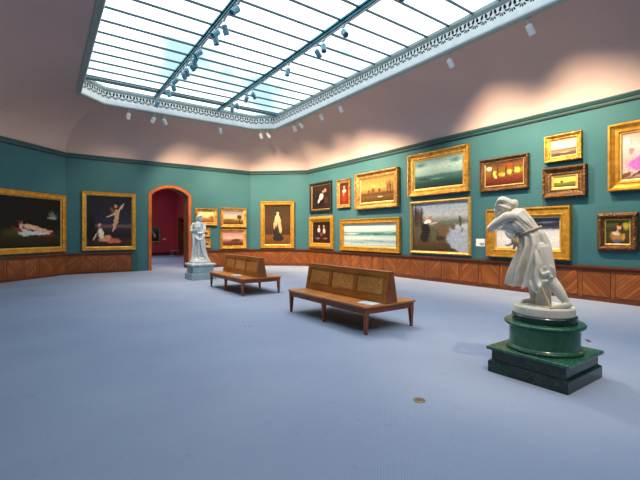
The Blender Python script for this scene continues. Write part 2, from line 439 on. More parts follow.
# anthemion openings painted as near-black fans, their inner shade laid on the frieze
def motif(bm, o, t, nrm):
    def pt(u, v_): return tuple(Vector(o)+t*u+nrm*.004+Vector((0, 0, v_)))
    def leaf(cu, cv, ru, rv, rot):
        pts = []
        for k in range(10):
            a = 2*PI*k/10; x = ru*math.cos(a); y = rv*math.sin(a)*(1-.25*math.cos(a))
            pts.append(pt(cu+x*math.cos(rot)-y*math.sin(rot), cv+x*math.sin(rot)+y*math.cos(rot)))
        f = bm.faces.new([bm.verts.new(p) for p in pts]); f.material_index = 1
    leaf(-.047, .195, .058, .030, PI/2-.25); leaf(.047, .195, .058, .030, PI/2+.25)
    leaf(-.078, .105, .040, .018, .5); leaf(.078, .105, .040, .018, PI-.5)
    leaf(-.040, .065, .038, .016, 1.0); leaf(.040, .065, .038, .016, PI-1.0); leaf(0, .05, .038, .015, PI/2)
for i in range(8):
    a = Vector((*inn[i], 0)); b = Vector((*inn[(i+1) % 8], 0)); d = b-a; L = d.length; t = d.normalized(); nrm = Vector((t.y, -t.x, 0))
    n = max(1, round(L/.212)); 
    for k2 in range(n):
        o_ = a+t*(L*(k2+.5)/n); motif(bm, (o_.x, o_.y, 6.035), t, nrm)
struct('trim_%d' % k, bm, [M['white_paint'], M['vent_shade'], M['frieze_grey']], recalc=False); k += 1

gi = inset(RIM, .10)
win = None
bm = nb(); bm.faces.new([bm.verts.new((x, y, ZG+.03)) for x, y in gi])
gm, gnt, gb = newmat('skylight_glass'); gnt.nodes.remove(gb)
tr = N(gnt, 'ShaderNodeBsdfTransparent'); tr.inputs[0].default_value = (.96, .99, .99, 1)
gl = N(gnt, 'ShaderNodeBsdfGlossy'); gl.inputs['Roughness'].default_value = .05
mx = N(gnt, 'ShaderNodeMixShader'); mx.inputs[0].default_value = .04
gnt.links.new(tr.outputs[0], mx.inputs[1]); gnt.links.new(gl.outputs[0], mx.inputs[2]); gnt.links.new(mx.outputs[0], gnt.nodes['Material Output'].inputs[0])
glass = struct('window_1', bm, gm)
# glazing bars: clipped to the octagon
bm = nb()
def xspan(y):
    xs = []
    n = len(gi)
    for i in range(n):
        (ax, ay), (bx, by) = gi[i], gi[(i+1) % n]
        if (ay-y)*(by-y) <= 0 and abs(ay-by) > 1e-6: xs.append(ax+(bx-ax)*(y-ay)/(by-ay))
    return min(xs), max(xs)
ys = []
yy = 5.10+.63*14
while yy > RY0+.3:
    ys.append(yy); yy -= .63
for y in ys:
    a, b = xspan(y); B(bm, a, b, y-.013, y+.013, ZG-.02, ZG+.028)
a, b = xspan(14.12); B(bm, a, b, 14.08, 14.15, ZG-.05, ZG+.028)
BX = (3.24, 5.56)
obj('glazing_bars', bm, M['mullion'], parent=glass)
for bx in BX:
    bm = nb(); B(bm, bx-.055, bx+.055, RY0+.16, RY1-.16, ZG-.02, ZG+.02); B(bm, bx-.02, bx+.02, RY0+.16, RY1-.16, ZG-.09, ZG-.02)
    B(bm, bx-.05, bx+.05, RY0+.16, RY1-.16, ZG-.11, ZG-.09)
    obj('beam', bm, M['beam'], parent=glass)
# lighting tracks below the beams and round the rim
for bx, side in ((BX[0], 'left'), (BX[1], 'right')):
    bm = nb(); B(bm, bx-.02, bx+.02, RY0+.2, RY1-.2, ZG-.145, ZG-.11)
    o = obj('lighting_track', bm, M['track']); tag(o, 'long pale lighting track under the %s beam of the skylight' % side, 'lighting track')

# ------------------------------------------------------------------ track spotlights
def spot_proto(body):
    root = bpy.data.objects.new('track_spotlight', None)
    bm = nb()
    lathe(bm, [(.03, .01), (.062, .0), (.066, -.02), (.066, -.20), (.060, -.205), (.055, -.17), (.01, -.165)], 20)
    a = bm; parts = [('lamp_housing', a, body, True)]
    bm = nb(); B(bm, -.025, .025, -.05, .05, .10, .135); B(bm, -.008, .008, -.008, .008, -.02, .10)
    parts.append(('mounting_arm', bm, M['track'], False))
    return parts
MESH = {}
for key, mt in (('w', M['lamp']), ('g', M['lamp_backlit'])):
    ps = []
    for nme, bm, mm, sm in spot_proto(mt):
        bmesh.ops.recalc_face_normals(bm, faces=bm.faces)
        me = bpy.data.meshes.new(nme); bm.to_mesh(me); bm.free(); me.materials.append(mm)
        if sm:
            for p in me.polygons: p.use_smooth = False
        ps.append((nme, me))
    MESH[key] = ps
WARM = (1.0, .745, .47)
LP = 2.5; SZ = 1.95
def spot(kind, loc, aim, label, group, power, size=48, col=WARM):
    """loc = point of the track the lamp hangs from"""
    r = thing('track_spotlight', label, 'spotlight', (loc[0], loc[1], loc[2]-.135), 0, group)
    d = Vector(aim)-Vector((loc[0], loc[1], loc[2]-.135)); q = d.to_track_quat('-Z', 'Y')
    for nme, me in MESH[kind]:
        o = bpy.data.objects.new(nme, me); C.objects.link(o); o.parent = r
        if nme == 'lamp_housing': o.rotation_euler = q.to_euler()
    power *= LP; size = min(150, size*SZ)
    if power:
        l = bpy.data.lights.new('spot_bulb', 'SPOT'); l.energy = power; l.spot_size = math.radians(size); l.spot_blend = 1.0; l.color = col; l.shadow_soft_size = .05
        o = bpy.data.objects.new('spot_bulb', l); C.objects.link(o); o.parent = r
        o.location = d.normalized()*.19; o.rotation_euler = q.to_euler()
ORD = ['first', 'second', 'third', 'fourth', 'fifth', 'sixth', 'seventh', 'eighth', 'ninth', 'tenth', 'eleventh', 'twelfth', 'thirteenth', 'fourteenth', 'fifteenth']
ZT = ZG-.145
PB = 260
T1 = [(14.31, (2.1, 17.1, 2.0)), (12.98, (4.3, 13.0, 1.7)), (12.41, (5.9, 17.1, 2.0)), (11.89, (-.3, 16.0, 1.9)), (11.33, (7.2, 17.1, 2.4)), (11.04, (7.2, 17.1, 1.4)), (10.63, (9.1, 16.2, 2.0)),
      (10.36, (5.0, 10, 0)), (10.08, (2, 17, 2)), (9.76, (-1.3, 10, 2)), (8.79, (4.4, 9, .5)), (8.58, (-1.2, 8, 2)), (8.23, (6, 10, 0)), (7.47, (-1.2, 7, 2))]
for n_, (y, aim) in enumerate(T1):
    kk = 'cylindrical spotlight, painted a backlit grey-blue, on the left skylight beam, %s counted from its far end' % ORD[n_]
    spot('g', (BX[0], y, ZT), aim, kk, 'spotlights on the left skylight beam', {1: 260, 3: 60, 10: 60, 12: 60}.get(n_, 0))
T2 = [(13.36, (7.2, 17.1, 2.4)), (12.95, (9.1, 16.2, 2.2)), (12.08, (6.0, 17.1, 2.2)), (11.67, (10.1, 14.2, 2.2)), (9.37, (4.4, 9.8, .5)), (8.02, (10.1, 9, 2.0)), (7.71, (4.4, 5.4, .5)), (6.94, (4.37, 2.2, 1.4)), (5.23, (4.4, 2.0, 1.4))]
for n_, (y, aim) in enumerate(T2):
    kk = 'cylindrical spotlight, painted a backlit grey-blue, on the right skylight beam, %s counted from its far end' % ORD[n_]
    spot('g', (BX[1], y, ZT), aim, kk, 'spotlights on the right skylight beam', {1: 300, 4: 120, 6: 120, 7: 160}.get(n_, 0), 40)
spot('g', (BX[0], .6, ZT), (4.3, 2.0, 1.3), 'unseen spotlight, painted a backlit grey-blue, added on the left skylight beam nearest the camera to light the bending statue', 'spotlights on the left skylight beam', 210, 22)  # out-of-frame lamp added to light the nearer statue from the left
RT = 5.84
LB = ['white spotlight under the back rim of the skylight, leftmost of the four there', 'white spotlight under the back skylight rim, left one of the close pair', 'white spotlight under the back skylight rim, right one of the close pair', 'lone white spotlight under the back skylight rim, right of the close pair']
for x, aim, lb, pw in zip((2.42, 3.26, 3.58, 5.71), ((2.1, 17.1, 2.0), (1.8, 17.1, 1.8), (5.9, 17.1, 2.2), (7.2, 17.1, 2.3)), LB, (50, 30, 330, 330)):
    spot('w', (x, 14.96, RT), aim, lb, 'spotlights under the back rim', pw)
RR = [(7.40, 14.76, (9.2, 16.2, 2.1)), (7.62, 14.60, (10.1, 14.3, 2.9)), (7.96, 13.01, (10.1, 13.6, 1.8)), (7.96, 12.57, (10.1, 12.0, 2.9)), (7.96, 11.22, (10.1, 10.8, 2.6)), (7.96, 10.11, (10.1, 10.0, 1.8)), (7.96, 5.87, (10.1, 5.6, 2.7)), (7.96, 3.98, (10.1, 3.6, 2.7)), (7.96, 8.6, (10.1, 7.8, 2.3)), (7.96, 2.2, (10.1, 2.4, 2.7))]
LR = ['first of the white spotlights clustered at the right end of the back rim', 'second of the white spotlights clustered at the right end of the back rim', 'white spotlight under the right skylight rim, farthest from the camera',
      'white spotlight under the right skylight rim, second farthest and close to the farthest one', 'white spotlight under the right skylight rim, third from the far end, standing alone', 'white spotlight under the right skylight rim, fourth from the far end',
      'white spotlight under the right skylight rim above the big seascape', 'large looking white spotlight nearest the camera under the right skylight rim']
for n_, (x, y, aim) in enumerate(RR[:8]):
    spot('w', (x, y, RT), aim, LR[n_], 'spotlights under the right rim', (300, 230, 260, 220, 340, 300, 400, 380)[n_], 54)

# ------------------------------------------------------------------ paintings
def canvas_mat(name, stops, blobs=(), distort=.05, dscale=4, grain=.25, gscale=18, streak=(1, 1)):
    m, nt, b = newmat(name)
    t = N(nt, 'ShaderNodeTexCoord'); uv = t.outputs['UV']
    nn = N(nt, 'ShaderNodeTexNoise'); nn.inputs['Scale'].default_value = dscale; nn.inputs['Detail'].default_value = 5; nt.links.new(uv, nn.inputs[0])
    sub = N(nt, 'ShaderNodeVectorMath', operation='SUBTRACT'); nt.links.new(nn.outputs[1], sub.inputs[0]); sub.inputs[1].default_value = (.5, .5, .5)
    scl = N(nt, 'ShaderNodeVectorMath', operation='SCALE'); nt.links.new(sub.outputs[0], scl.inputs[0]); scl.inputs['Scale'].default_value = distort*2
    add = N(nt, 'ShaderNodeVectorMath', operation='ADD'); nt.links.new(uv, add.inputs[0]); nt.links.new(scl.outputs[0], add.inputs[1])
    n2 = N(nt, 'ShaderNodeTexNoise'); n2.inputs['Scale'].default_value = 24; n2.inputs['Detail'].default_value = 3; nt.links.new(uv, n2.inputs[0])
    s2 = N(nt, 'ShaderNodeVectorMath', operation='SUBTRACT'); nt.links.new(n2.outputs[1], s2.inputs[0]); s2.inputs[1].default_value = (.5, .5, .5)
    c2 = N(nt, 'ShaderNodeVectorMath', operation='SCALE'); nt.links.new(s2.outputs[0], c2.inputs[0]); c2.inputs['Scale'].default_value = .075
    a2 = N(nt, 'ShaderNodeVectorMath', operation='ADD'); nt.links.new(add.outputs[0], a2.inputs[0]); nt.links.new(c2.outputs[0], a2.inputs[1])
    V = a2.outputs[0]
    sp = N(nt, 'ShaderNodeSeparateXYZ'); nt.links.new(V, sp.inputs[0])
    cr = N(nt, 'ShaderNodeValToRGB'); e = cr.color_ramp.elements
    while len(e) > 1: e.remove(e[-1])
    e[0].position = stops[0][0]; e[0].color = rgb(*stops[0][1])
    for p, c in stops[1:]:
        q = e.new(p); q.color = rgb(*c)
    nt.links.new(sp.outputs[1], cr.inputs[0]); col = cr.outputs[0]
    for bl in blobs:
        cx, cy, rx, ry, rot, c, soft = bl
        mp = N(nt, 'ShaderNodeMapping', vector_type='TEXTURE')
        mp.inputs['Location'].default_value = (cx, cy, 0); mp.inputs['Rotation'].default_value = (0, 0, math.radians(rot)); mp.inputs['Scale'].default_value = (rx, ry, 1)
        fl = N(nt, 'ShaderNodeVectorMath', operation='MULTIPLY'); nt.links.new(V, fl.inputs[0]); fl.inputs[1].default_value = (1, 1, 0)
        nt.links.new(fl.outputs[0], mp.inputs[0])
        ln = N(nt, 'ShaderNodeVectorMath', operation='LENGTH'); nt.links.new(mp.outputs[0], ln.inputs[0])
        mr = N(nt, 'ShaderNodeMapRange', interpolation_type='SMOOTHSTEP'); mr.inputs[1].default_value = 1; mr.inputs[2].default_value = max(0, 1-soft); nt.links.new(ln.outputs['Value'], mr.inputs[0])
        col = mix(nt, col, rgb(*c), mr.outputs[0])
    g = N(nt, 'ShaderNodeTexNoise'); g.inputs['Scale'].default_value = gscale; g.inputs['Detail'].default_value = 6
    mg = N(nt, 'ShaderNodeMapping'); mg.inputs['Scale'].default_value = (*streak, 1); nt.links.new(uv, mg.inputs[0]); nt.links.new(mg.outputs[0], g.inputs[0])
    mr = N(nt, 'ShaderNodeMapRange'); mr.inputs[1].default_value = .3; mr.inputs[2].default_value = .7; mr.inputs[3].default_value = 1-grain*1.3; mr.inputs[4].default_value = 1+grain*.8
    nt.links.new(g.outputs[0], mr.inputs[0])
    vm = N(nt, 'ShaderNodeVectorMath', operation='SCALE'); nt.links.new(col, vm.inputs[0]); nt.links.new(mr.outputs[0], vm.inputs['Scale'])
    nt.links.new(vm.outputs[0], b.inputs['Base Color']); b.inputs['Roughness'].default_value = .55; b.inputs['Specular IOR Level'].default_value = .25
    return m

def wall_pose(wall, s):
    p, ang, L = wall_frame(NAMES.index(wall)); d = Vector((math.cos(ang), math.sin(ang)))
    q = p+d*s; return (q.x, q.y), ang
def frame_mesh(wd, ht, fw, dep, fm, style):
    """mitred moulding: profile points (inset from the outer edge, height off the wall)"""
    if style == 'cove': pr = [(0, 0), (0, dep*.8), (fw*.08, dep), (fw*.22, dep*.98), (fw*.34, dep*.72), (fw*.6, dep*.45), (fw*.78, dep*.42), (fw*.84, dep*.52), (fw*.92, dep*.5), (fw, dep*.3)]
    elif style == 'flat': pr = [(0, 0), (0, dep*.85), (fw*.06, dep), (fw*.18, dep), (fw*.22, dep*.8), (fw*.8, dep*.74), (fw*.86, dep*.86), (fw*.95, dep*.8), (fw, dep*.4)]
    else: pr = [(0, 0), (0, dep*.45), (fw*.12, dep*.7), (fw*.3, dep*.95), (fw*.45, dep), (fw*.6, dep*.9), (fw*.72, dep*.6), (fw*.82, dep*.5), (fw*.9, dep*.55), (fw, dep*.3)]
    bm = nb(); rings = []
    for d, h in pr:
        rings.append([(-wd/2+d, -h, d), (wd/2-d, -h, d), (wd/2-d, -h, ht-d), (-wd/2+d, -h, ht-d)])
    loft(bm, rings, 0, cap=False)
    return bm
def painting(wall, s0, s1, z0, z1, fw, dep, fm, style, mat, label, slip=.03, group=None):
    (x, y), ang = wall_pose(wall, (s0+s1)/2)
    wd, ht = abs(s1-s0), z1-z0
    off = Vector((math.sin(ang), -math.cos(ang)))*.004
    r = thing('framed_painting', label, 'painting', (x+off.x, y+off.y, z0), ang, group)
    obj('frame', frame_mesh(wd, ht, fw, dep, fm, style), M[fm], r, recalc=True)
    a = fw
    if slip:
        bm = nb(); rr = [[(-wd/2+d, -h, d), (wd/2-d, -h, d), (wd/2-d, -h, ht-d), (-wd/2+d, -h, ht-d)] for d, h in ((a-.004, dep*.32), (a+slip*.5, dep*.30), (a+slip, dep*.2), (a+slip, dep*.1))]
        loft(bm, rr, 0, cap=False); obj('inner_slip', bm, M['slip'], r)
        a += slip
    a -= .004
    bm = nb(); uvl = bm.loops.layers.uv.new('UVMap')
    f = bm.faces.new([bm.verts.new(p) for p in ((-wd/2+a, -dep*.14, a), (wd/2-a, -dep*.14, a), (wd/2-a, -dep*.14, ht-a), (-wd/2+a, -dep*.14, ht-a))])
    for lp, u in zip(f.loops, ((0, 0), (1, 0), (1, 1), (0, 1))): lp[uvl].uv = u
    obj('canvas', bm, mat, r, recalc=False)
    bm = nb(); B(bm, -wd/2+.01, wd/2-.01, -dep*.10, -.001, .01, ht-.01); obj('backing', bm, M['ebony'], r)
    return r
RW = lambda Y: 15.30-Y        # distance along the right wall from its far corner
BW = lambda X: X-.65
SK = (222, 178, 150)
# left chamfer: dark wood with a pale resting figure
painting('back_left', .12, 2.84, .86, 2.90, .16, .09, 'gold', 'flat', canvas_mat('night_wood_canvas', [(0, (22, 20, 14)), (.2, (44, 40, 20)), (.34, (24, 26, 16)), (.5, (12, 12, 12)), (1, (10, 12, 14))],
    [(.22, .30, .22, .10, 0, (62, 58, 20), .6), (.86, .66, .10, .12, 0, (90, 108, 110), .7), (.84, .60, .10, .03, 0, (160, 150, 120), .6), (.9, .74, .03, .08, 10, (14, 18, 16), .3),
     (.74, .245, .20, .035, 3, (120, 24, 24), .5), (.62, .29, .24, .055, 3, (196, 204, 206), .4), (.40, .30, .12, .09, -20, (200, 205, 206), .5), (.30, .36, .12, .035, 150, (130, 40, 46), .5),
     (.50, .41, .16, .065, -14, SK, .4), (.66, .355, .13, .045, -6, (214, 168, 138), .4), (.80, .33, .08, .022, 2, (206, 160, 130), .4), (.345, .47, .030, .055, 20, (206, 156, 128), .3), (.33, .505, .035, .04, 20, (96, 50, 30), .4), (.345, .40, .02, .08, 25, SK, .4)],
    .02, 6, .2), 'wide gilt-framed dark woodland painting with a pale reclining figure on white cloth', .03)
# back wall, left of the arch
painting('back', BW(1.16), BW(3.02), .87, 3.11, .13, .09, 'gold', 'flat', canvas_mat('storm_sky_canvas', [(0, (30, 18, 16)), (.10, (70, 44, 34)), (.2, (28, 24, 28)), (.36, (44, 40, 54)), (.41, (120, 84, 82)), (.46, (40, 40, 62)), (.75, (26, 26, 40)), (1, (16, 18, 32))],
    [(.1, .35, .14, .4, 0, (16, 14, 18), .6), (.54, .12, .26, .055, -4, (206, 104, 78), .4), (.40, .16, .17, .07, 10, (214, 150, 116), .4), (.31, .26, .075, .13, 8, (232, 220, 200), .3), (.19, .20, .02, .11, -30, SK, .4), (.28, .43, .035, .045, 0, (214, 170, 140), .3),
     (.64, .50, .055, .20, -14, (198, 158, 136), .4), (.66, .66, .08, .10, -10, (206, 160, 130), .4), (.755, .775, .026, .14, -36, SK, .4), (.64, .81, .04, .045, 0, (190, 130, 90), .3), (.53, .625, .14, .022, 24, SK, .4), (.56, .73, .10, .05, 140, (128, 84, 66), .6), (.58, .36, .02, .10, -10, SK, .4)],
    .02, 5, .2), 'tall gilt-framed stormy painting left of the arch, one figure floating above a seated one', .02)
# back wall, right of the arch
painting('back', BW(5.42), BW(6.40), 1.88, 2.64, .12, .09, 'gold_orn', 'cove', canvas_mat('golden_haze_canvas', [(0, (120, 76, 34)), (.3, (168, 112, 50)), (.42, (216, 160, 84)), (.6, (246, 214, 150)), (1, (236, 206, 150))],
    [(.85, .45, .2, .25, 0, (150, 90, 40), .7), (.5, .5, .2, .1, 0, (252, 236, 190), .8)], .04, 5, .2), 'small gilt-framed hazy golden landscape, upper left of the group right of the arch', .02, )
painting('back', BW(6.56), BW(7.82), 1.81, 2.71, .12, .09, 'gold_orn', 'cove', canvas_mat('evening_tree_canvas', [(0, (66, 42, 22)), (.25, (120, 80, 44)), (.38, (190, 136, 80)), (.5, (226, 190, 140)), (.75, (170, 160, 158)), (1, (112, 116, 136))],
    [(.8, .55, .17, .2, 0, (60, 52, 30), .5), (.82, .3, .03, .25, 0, (50, 34, 18), .4), (.3, .33, .3, .07, 0, (90, 60, 34), .5)], .03, 5, .2), 'gilt-framed landscape with a spreading tree under a mauve sky, above the pink sunset canvas', .02)
painting('back', BW(6.54), BW(7.82), .82, 1.73, .12, .09, 'gold_orn', 'cove', canvas_mat('pink_sunset_canvas', [(0, (66, 36, 24)), (.25, (110, 62, 44)), (.38, (176, 110, 90)), (.55, (232, 176, 150)), (.8, (206, 150, 148)), (1, (168, 122, 136))],
    [(.62, .38, .34, .14, 8, (92, 54, 44), .5), (.3, .6, .2, .1, 0, (244, 200, 160), .8)], .03, 5, .2), 'gilt-framed pink sunset landscape, lower right of the group right of the arch', .02)
painting('back', BW(5.50), BW(6.08), 1.38, 1.77, .07, .06, 'gold', 'cove', canvas_mat('tiny_amber_canvas', [(0, (110, 66, 30)), (.5, (196, 140, 76)), (1, (236, 196, 130))], [(.7, .35, .3, .2, 0, (90, 50, 24), .6)], .05), 'little gilt-framed amber picture half behind the far statue, upper of two', .015)
painting('back', BW(5.50), BW(6.11), .90, 1.30, .08, .06, 'gold', 'cove', canvas_mat('tiny_brown_canvas', [(0, (60, 36, 20)), (.4, (110, 70, 36)), (.6, (196, 150, 90)), (1, (210, 170, 120))], [(.5, .5, .25, .25, 0, (70, 44, 24), .6)], .05), 'little gilt-framed brown picture half behind the far statue, lower of two', .015)
# right chamfer: standing woman in a pale shawl
painting('back_right', .52, 2.14, .83, 3.05, .17, .10, 'gold', 'flat', canvas_mat('dim_interior_canvas', [(0, (96, 56, 22)), (.22, (124, 76, 32)), (.26, (64, 40, 20)), (.6, (74, 50, 26)), (1, (50, 34, 18))],
    [(.52, .16, .24, .10, 0, (34, 26, 30), .3), (.50, .28, .19, .18, 0, (38, 30, 34), .3), (.50, .58, .15, .16, 4, (206, 176, 128), .35), (.49, .68, .10, .10, 0, (222, 194, 146), .4), (.60, .42, .07, .17, 6, (200, 168, 118), .4), (.38, .50, .05, .14, -8, (196, 160, 110), .5), (.49, .42, .04, .16, -3, (60, 46, 42), .5), (.50, .80, .055, .055, 0, (230, 180, 140), .3), (.50, .855, .06, .04, 0, (50, 30, 18), .3)],
    .015, 9, .2), 'tall gilt-framed portrait of a standing woman in a cream shawl and dark skirt', .02)
# right wall
painting('right', RW(15.05), RW(13.38), 2.47, 3.82, .13, .10, 'ebony', 'round', canvas_mat('black_interior_canvas', [(0, (40, 24, 18)), (.4, (34, 22, 18)), (1, (42, 26, 20))],
    [(.45, .35, .3, .3, 0, (14, 10, 12), .5), (.52, .52, .13, .17, -18, (206, 196, 190), .4), (.40, .36, .08, .14, -30, (220, 212, 206), .5), (.74, .76, .08, .1, 0, (196, 130, 104), .5), (.62, .72, .05, .06, 0, (200, 150, 126), .4), (.8, .35, .16, .2, 0, (70, 34, 26), .6)], .03, 7, .2),
    'square black-framed dark painting with a white-clad figure, high at the far end', .02)
painting('right', RW(12.99), RW(12.13), 2.58, 3.75, .12, .08, 'gold_old', 'cove', canvas_mat('red_figure_canvas', [(0, (110, 30, 16)), (.4, (120, 34, 20)), (1, (52, 22, 14))],
    [(.5, .35, .22, .28, 0, (170, 46, 22), .4), (.5, .62, .24, .10, 0, (236, 196, 160), .4), (.5, .80, .11, .07, 0, (226, 160, 116), .3), (.5, .88, .14, .05, 0, (60, 24, 14), .4), (.42, .48, .08, .12, 20, (224, 150, 90), .5)], .04, 6, .2),
    'narrow upright gilt-framed painting of a figure in red with bare shoulders', .02)
painting('right', RW(11.76), RW(9.48), 2.45, 3.84, .22, .15, 'gold_old', 'cove', canvas_mat('ochre_pasture_canvas', [(0, (64, 42, 18)), (.22, (104, 70, 32)), (.36, (80, 54, 26)), (.42, (140, 98, 50)), (.6, (190, 144, 76)), (1, (160, 114, 54))],
    [(.38, .50, .09, .17, 0, (96, 66, 32), .7), (.26, .46, .05, .1, 0, (92, 62, 30), .6), (.58, .48, .05, .12, 0, (88, 60, 28), .6), (.87, .62, .13, .3, 0, (110, 78, 36), .8), (.80, .55, .012, .32, 0, (58, 38, 18), .4), (.89, .55, .014, .34, 2, (52, 34, 16), .4), (.96, .55, .012, .3, -2, (52, 34, 16), .4), (.60, .20, .10, .03, 0, (208, 180, 130), .5), (.42, .66, .12, .10, 0, (206, 160, 86), .9)], .025, 7, .25),
    'deep gilt-framed ochre pasture painting with bare trees on its right side', .04)
painting('right', RW(12.75), RW(9.43), .83, 2.09, .17, .10, 'gold', 'flat', canvas_mat('pale_surf_canvas', [(0, (150, 176, 178)), (.10, (190, 206, 200)), (.22, (138, 168, 178)), (.34, (196, 212, 206)), (.46, (170, 194, 190)), (.52, (60, 120, 120)), (.60, (70, 134, 132)), (.66, (176, 204, 200)), (.78, (206, 220, 212)), (1, (184, 204, 204))],
    [(.15, .56, .22, .035, 0, (208, 220, 214), .5), (.66, .52, .10, .03, 0, (34, 86, 88), .5), (.86, .60, .12, .06, 0, (120, 168, 166), .7), (.6, .25, .3, .02, -8, (96, 140, 156), .6), (.3, .14, .3, .02, 4, (100, 144, 158), .6), (.4, .40, .3, .02, 2, (224, 230, 222), .6)], .02, 5, .18, 22, (1, 5)),
    'long low gilt-framed painting of pale green surf, below the pasture painting', .03)
painting('right', RW(15.10), RW(13.25), .84, 2.29, .24, .12, 'gold', 'round', canvas_mat('dark_pair_canvas', [(0, (44, 18, 14)), (.3, (50, 24, 20)), (1, (28, 14, 14))],
    [(.36, .62, .10, .13, 0, (206, 200, 206), .4), (.66, .58, .09, .16, 0, (196, 188, 186), .4), (.38, .80, .05, .06, 0, (210, 150, 120), .3), (.64, .80, .05, .06, 0, (206, 146, 112), .3), (.5, .42, .12, .12, 0, (132, 58, 36), .5), (.3, .22, .18, .06, 0, (112, 100, 110), .5), (.72, .22, .16, .06, 0, (140, 84, 66), .5), (.36, .36, .1, .1, 0, (30, 16, 20), .4)], .03, 8, .25),
    'square gilt-framed dark painting of two figures, low at the far end of the wall', .02)
painting('right', RW(9.02), RW(6.73), 2.74, 4.12, .19, .15, 'gold_orn', 'cove', canvas_mat('green_sea_canvas', [(0, (14, 44, 44)), (.18, (26, 66, 62)), (.30, (52, 96, 84)), (.38, (70, 110, 104)), (.42, (64, 100, 106)), (.5, (150, 184, 172)), (.75, (186, 214, 198)), (1, (126, 170, 166))],
    [(.62, .74, .26, .16, 20, (196, 214, 196), .9), (.5, .30, .2, .04, 0, (104, 146, 126), .7), (.2, .34, .2, .05, -6, (30, 62, 66), .6), (.86, .86, .16, .14, 0, (92, 130, 140), .9), (.12, .85, .2, .15, 0, (92, 136, 140), .9)], .03, 5, .18, 14, (1, 3)),
    'large carved gilt-framed dark green seascape under a pale sky, highest on the right wall', .05)
painting('right', RW(8.98), RW(6.69), .86, 2.58, .10, .09, 'gold_pale', 'round', canvas_mat('river_bank_canvas', [(0, (60, 48, 34)), (.2, (86, 66, 44)), (.42, (92, 80, 62)), (.60, (104, 104, 88)), (.66, (134, 142, 142)), (.74, (170, 178, 184)), (1, (140, 156, 178))],
    [(1.0, .26, .42, .32, -28, (158, 170, 188), .15), (1.04, .50, .34, .06, 0, (176, 186, 198), .3), (.62, .58, .4, .03, 0, (92, 104, 92), .6), (.10, .70, .17, .34, 0, (70, 56, 52), .7), (.06, .75, .02, .3, 0, (48, 36, 34), .3), (.17, .72, .015, .3, 0, (50, 38, 36), .3), (.60, .42, .14, .16, 0, (110, 84, 54), .7), (.87, .60, .025, .14, 0, (70, 72, 62), .5), (.90, .44, .03, .08, 0, (110, 112, 104), .6), (.75, .50, .07, .09, 0, (104, 84, 60), .6),
     (.48, .28, .17, .06, -8, (54, 46, 30), .5), (.26, .48, .10, .17, 8, (30, 26, 34), .3), (.24, .30, .10, .14, 0, (34, 28, 32), .3), (.40, .58, .12, .022, 14, (200, 176, 158), .4), (.29, .62, .07, .05, 10, (226, 224, 220), .3), (.24, .70, .04, .04, 0, (190, 120, 96), .3), (.35, .68, .04, .04, 0, (180, 110, 90), .3), (.40, .34, .07, .18, 4, (86, 86, 60), .5)], .035, 9, .16),
    'big thin-framed painting of two figures on a grassy bank beside a pale river', .0)
painting('right', RW(6.39), RW(5.04), 2.68, 3.57, .13, .10, 'bronze', 'cove', canvas_mat('autumn_forest_canvas', [(0, (70, 28, 14)), (.3, (112, 46, 22)), (.42, (124, 70, 24)), (.6, (132, 96, 30)), (1, (104, 52, 22))],
    [(.10, .80, .10, .14, 0, (226, 220, 196), .7), (.25, .56, .06, .20, 0, (236, 204, 96), .7), (.27, .40, .05, .10, 0, (246, 222, 130), .5), (.44, .48, .10, .13, 0, (214, 168, 62), .8), (.50, .46, .05, .09, 0, (240, 206, 90), .7), (.65, .55, .08, .18, 0, (228, 190, 78), .8), (.86, .60, .13, .16, 0, (240, 204, 92), .8), (.6, .86, .30, .13, 0, (150, 62, 26), .9), (.35, .90, .2, .1, 0, (90, 62, 30), .8), (.18, .6, .022, .4, 0, (48, 24, 12), .6), (.34, .65, .02, .4, 1, (56, 28, 12), .6), (.56, .65, .02, .4, 0, (58, 30, 12), .6), (.75, .65, .018, .4, 0, (56, 28, 12), .6), (.92, .62, .014, .35, 0, (80, 44, 16), .6)], .06, 9, .25),
    'bronze-framed autumn forest painting with glowing yellow gaps between trunks', .02)
painting('right', RW(4.64), RW(3.83), 3.24, 3.88, .11, .10, 'gold_orn', 'cove', canvas_mat('pale_moor_canvas', [(0, (104, 84, 66)), (.16, (84, 66, 62)), (.3, (150, 126, 96)), (.42, (96, 80, 88)), (.47, (206, 190, 160)), (.6, (240, 222, 180)), (1, (226, 206, 160))],
    [(.55, .22, .25, .04, 0, (190, 166, 120), .6), (.25, .1, .2, .06, 0, (60, 48, 44), .6)], .02, 5, .15, 18, (1, 3)), 'small carved gilt-framed pale moorland painting, upper of the small pair', .02)
painting('right', RW(4.68), RW(3.73), 2.38, 3.10, .19, .13, 'bronze', 'cove', canvas_mat('meadow_tree_canvas', [(0, (66, 64, 22)), (.25, (96, 104, 36)), (.42, (120, 120, 44)), (.50, (230, 194, 84)), (.8, (240, 206, 96)), (1, (206, 168, 76))],
    [(.36, .56, .10, .16, 0, (84, 84, 34), .5), (.85, .46, .2, .06, 0, (100, 100, 44), .6), (.1, .47, .12, .05, 0, (92, 94, 40), .6), (.36, .42, .015, .08, 0, (60, 44, 20), .3)], .02, 7, .2), 'deep bronze-framed small meadow painting with a round tree, lower of the small pair', .05)
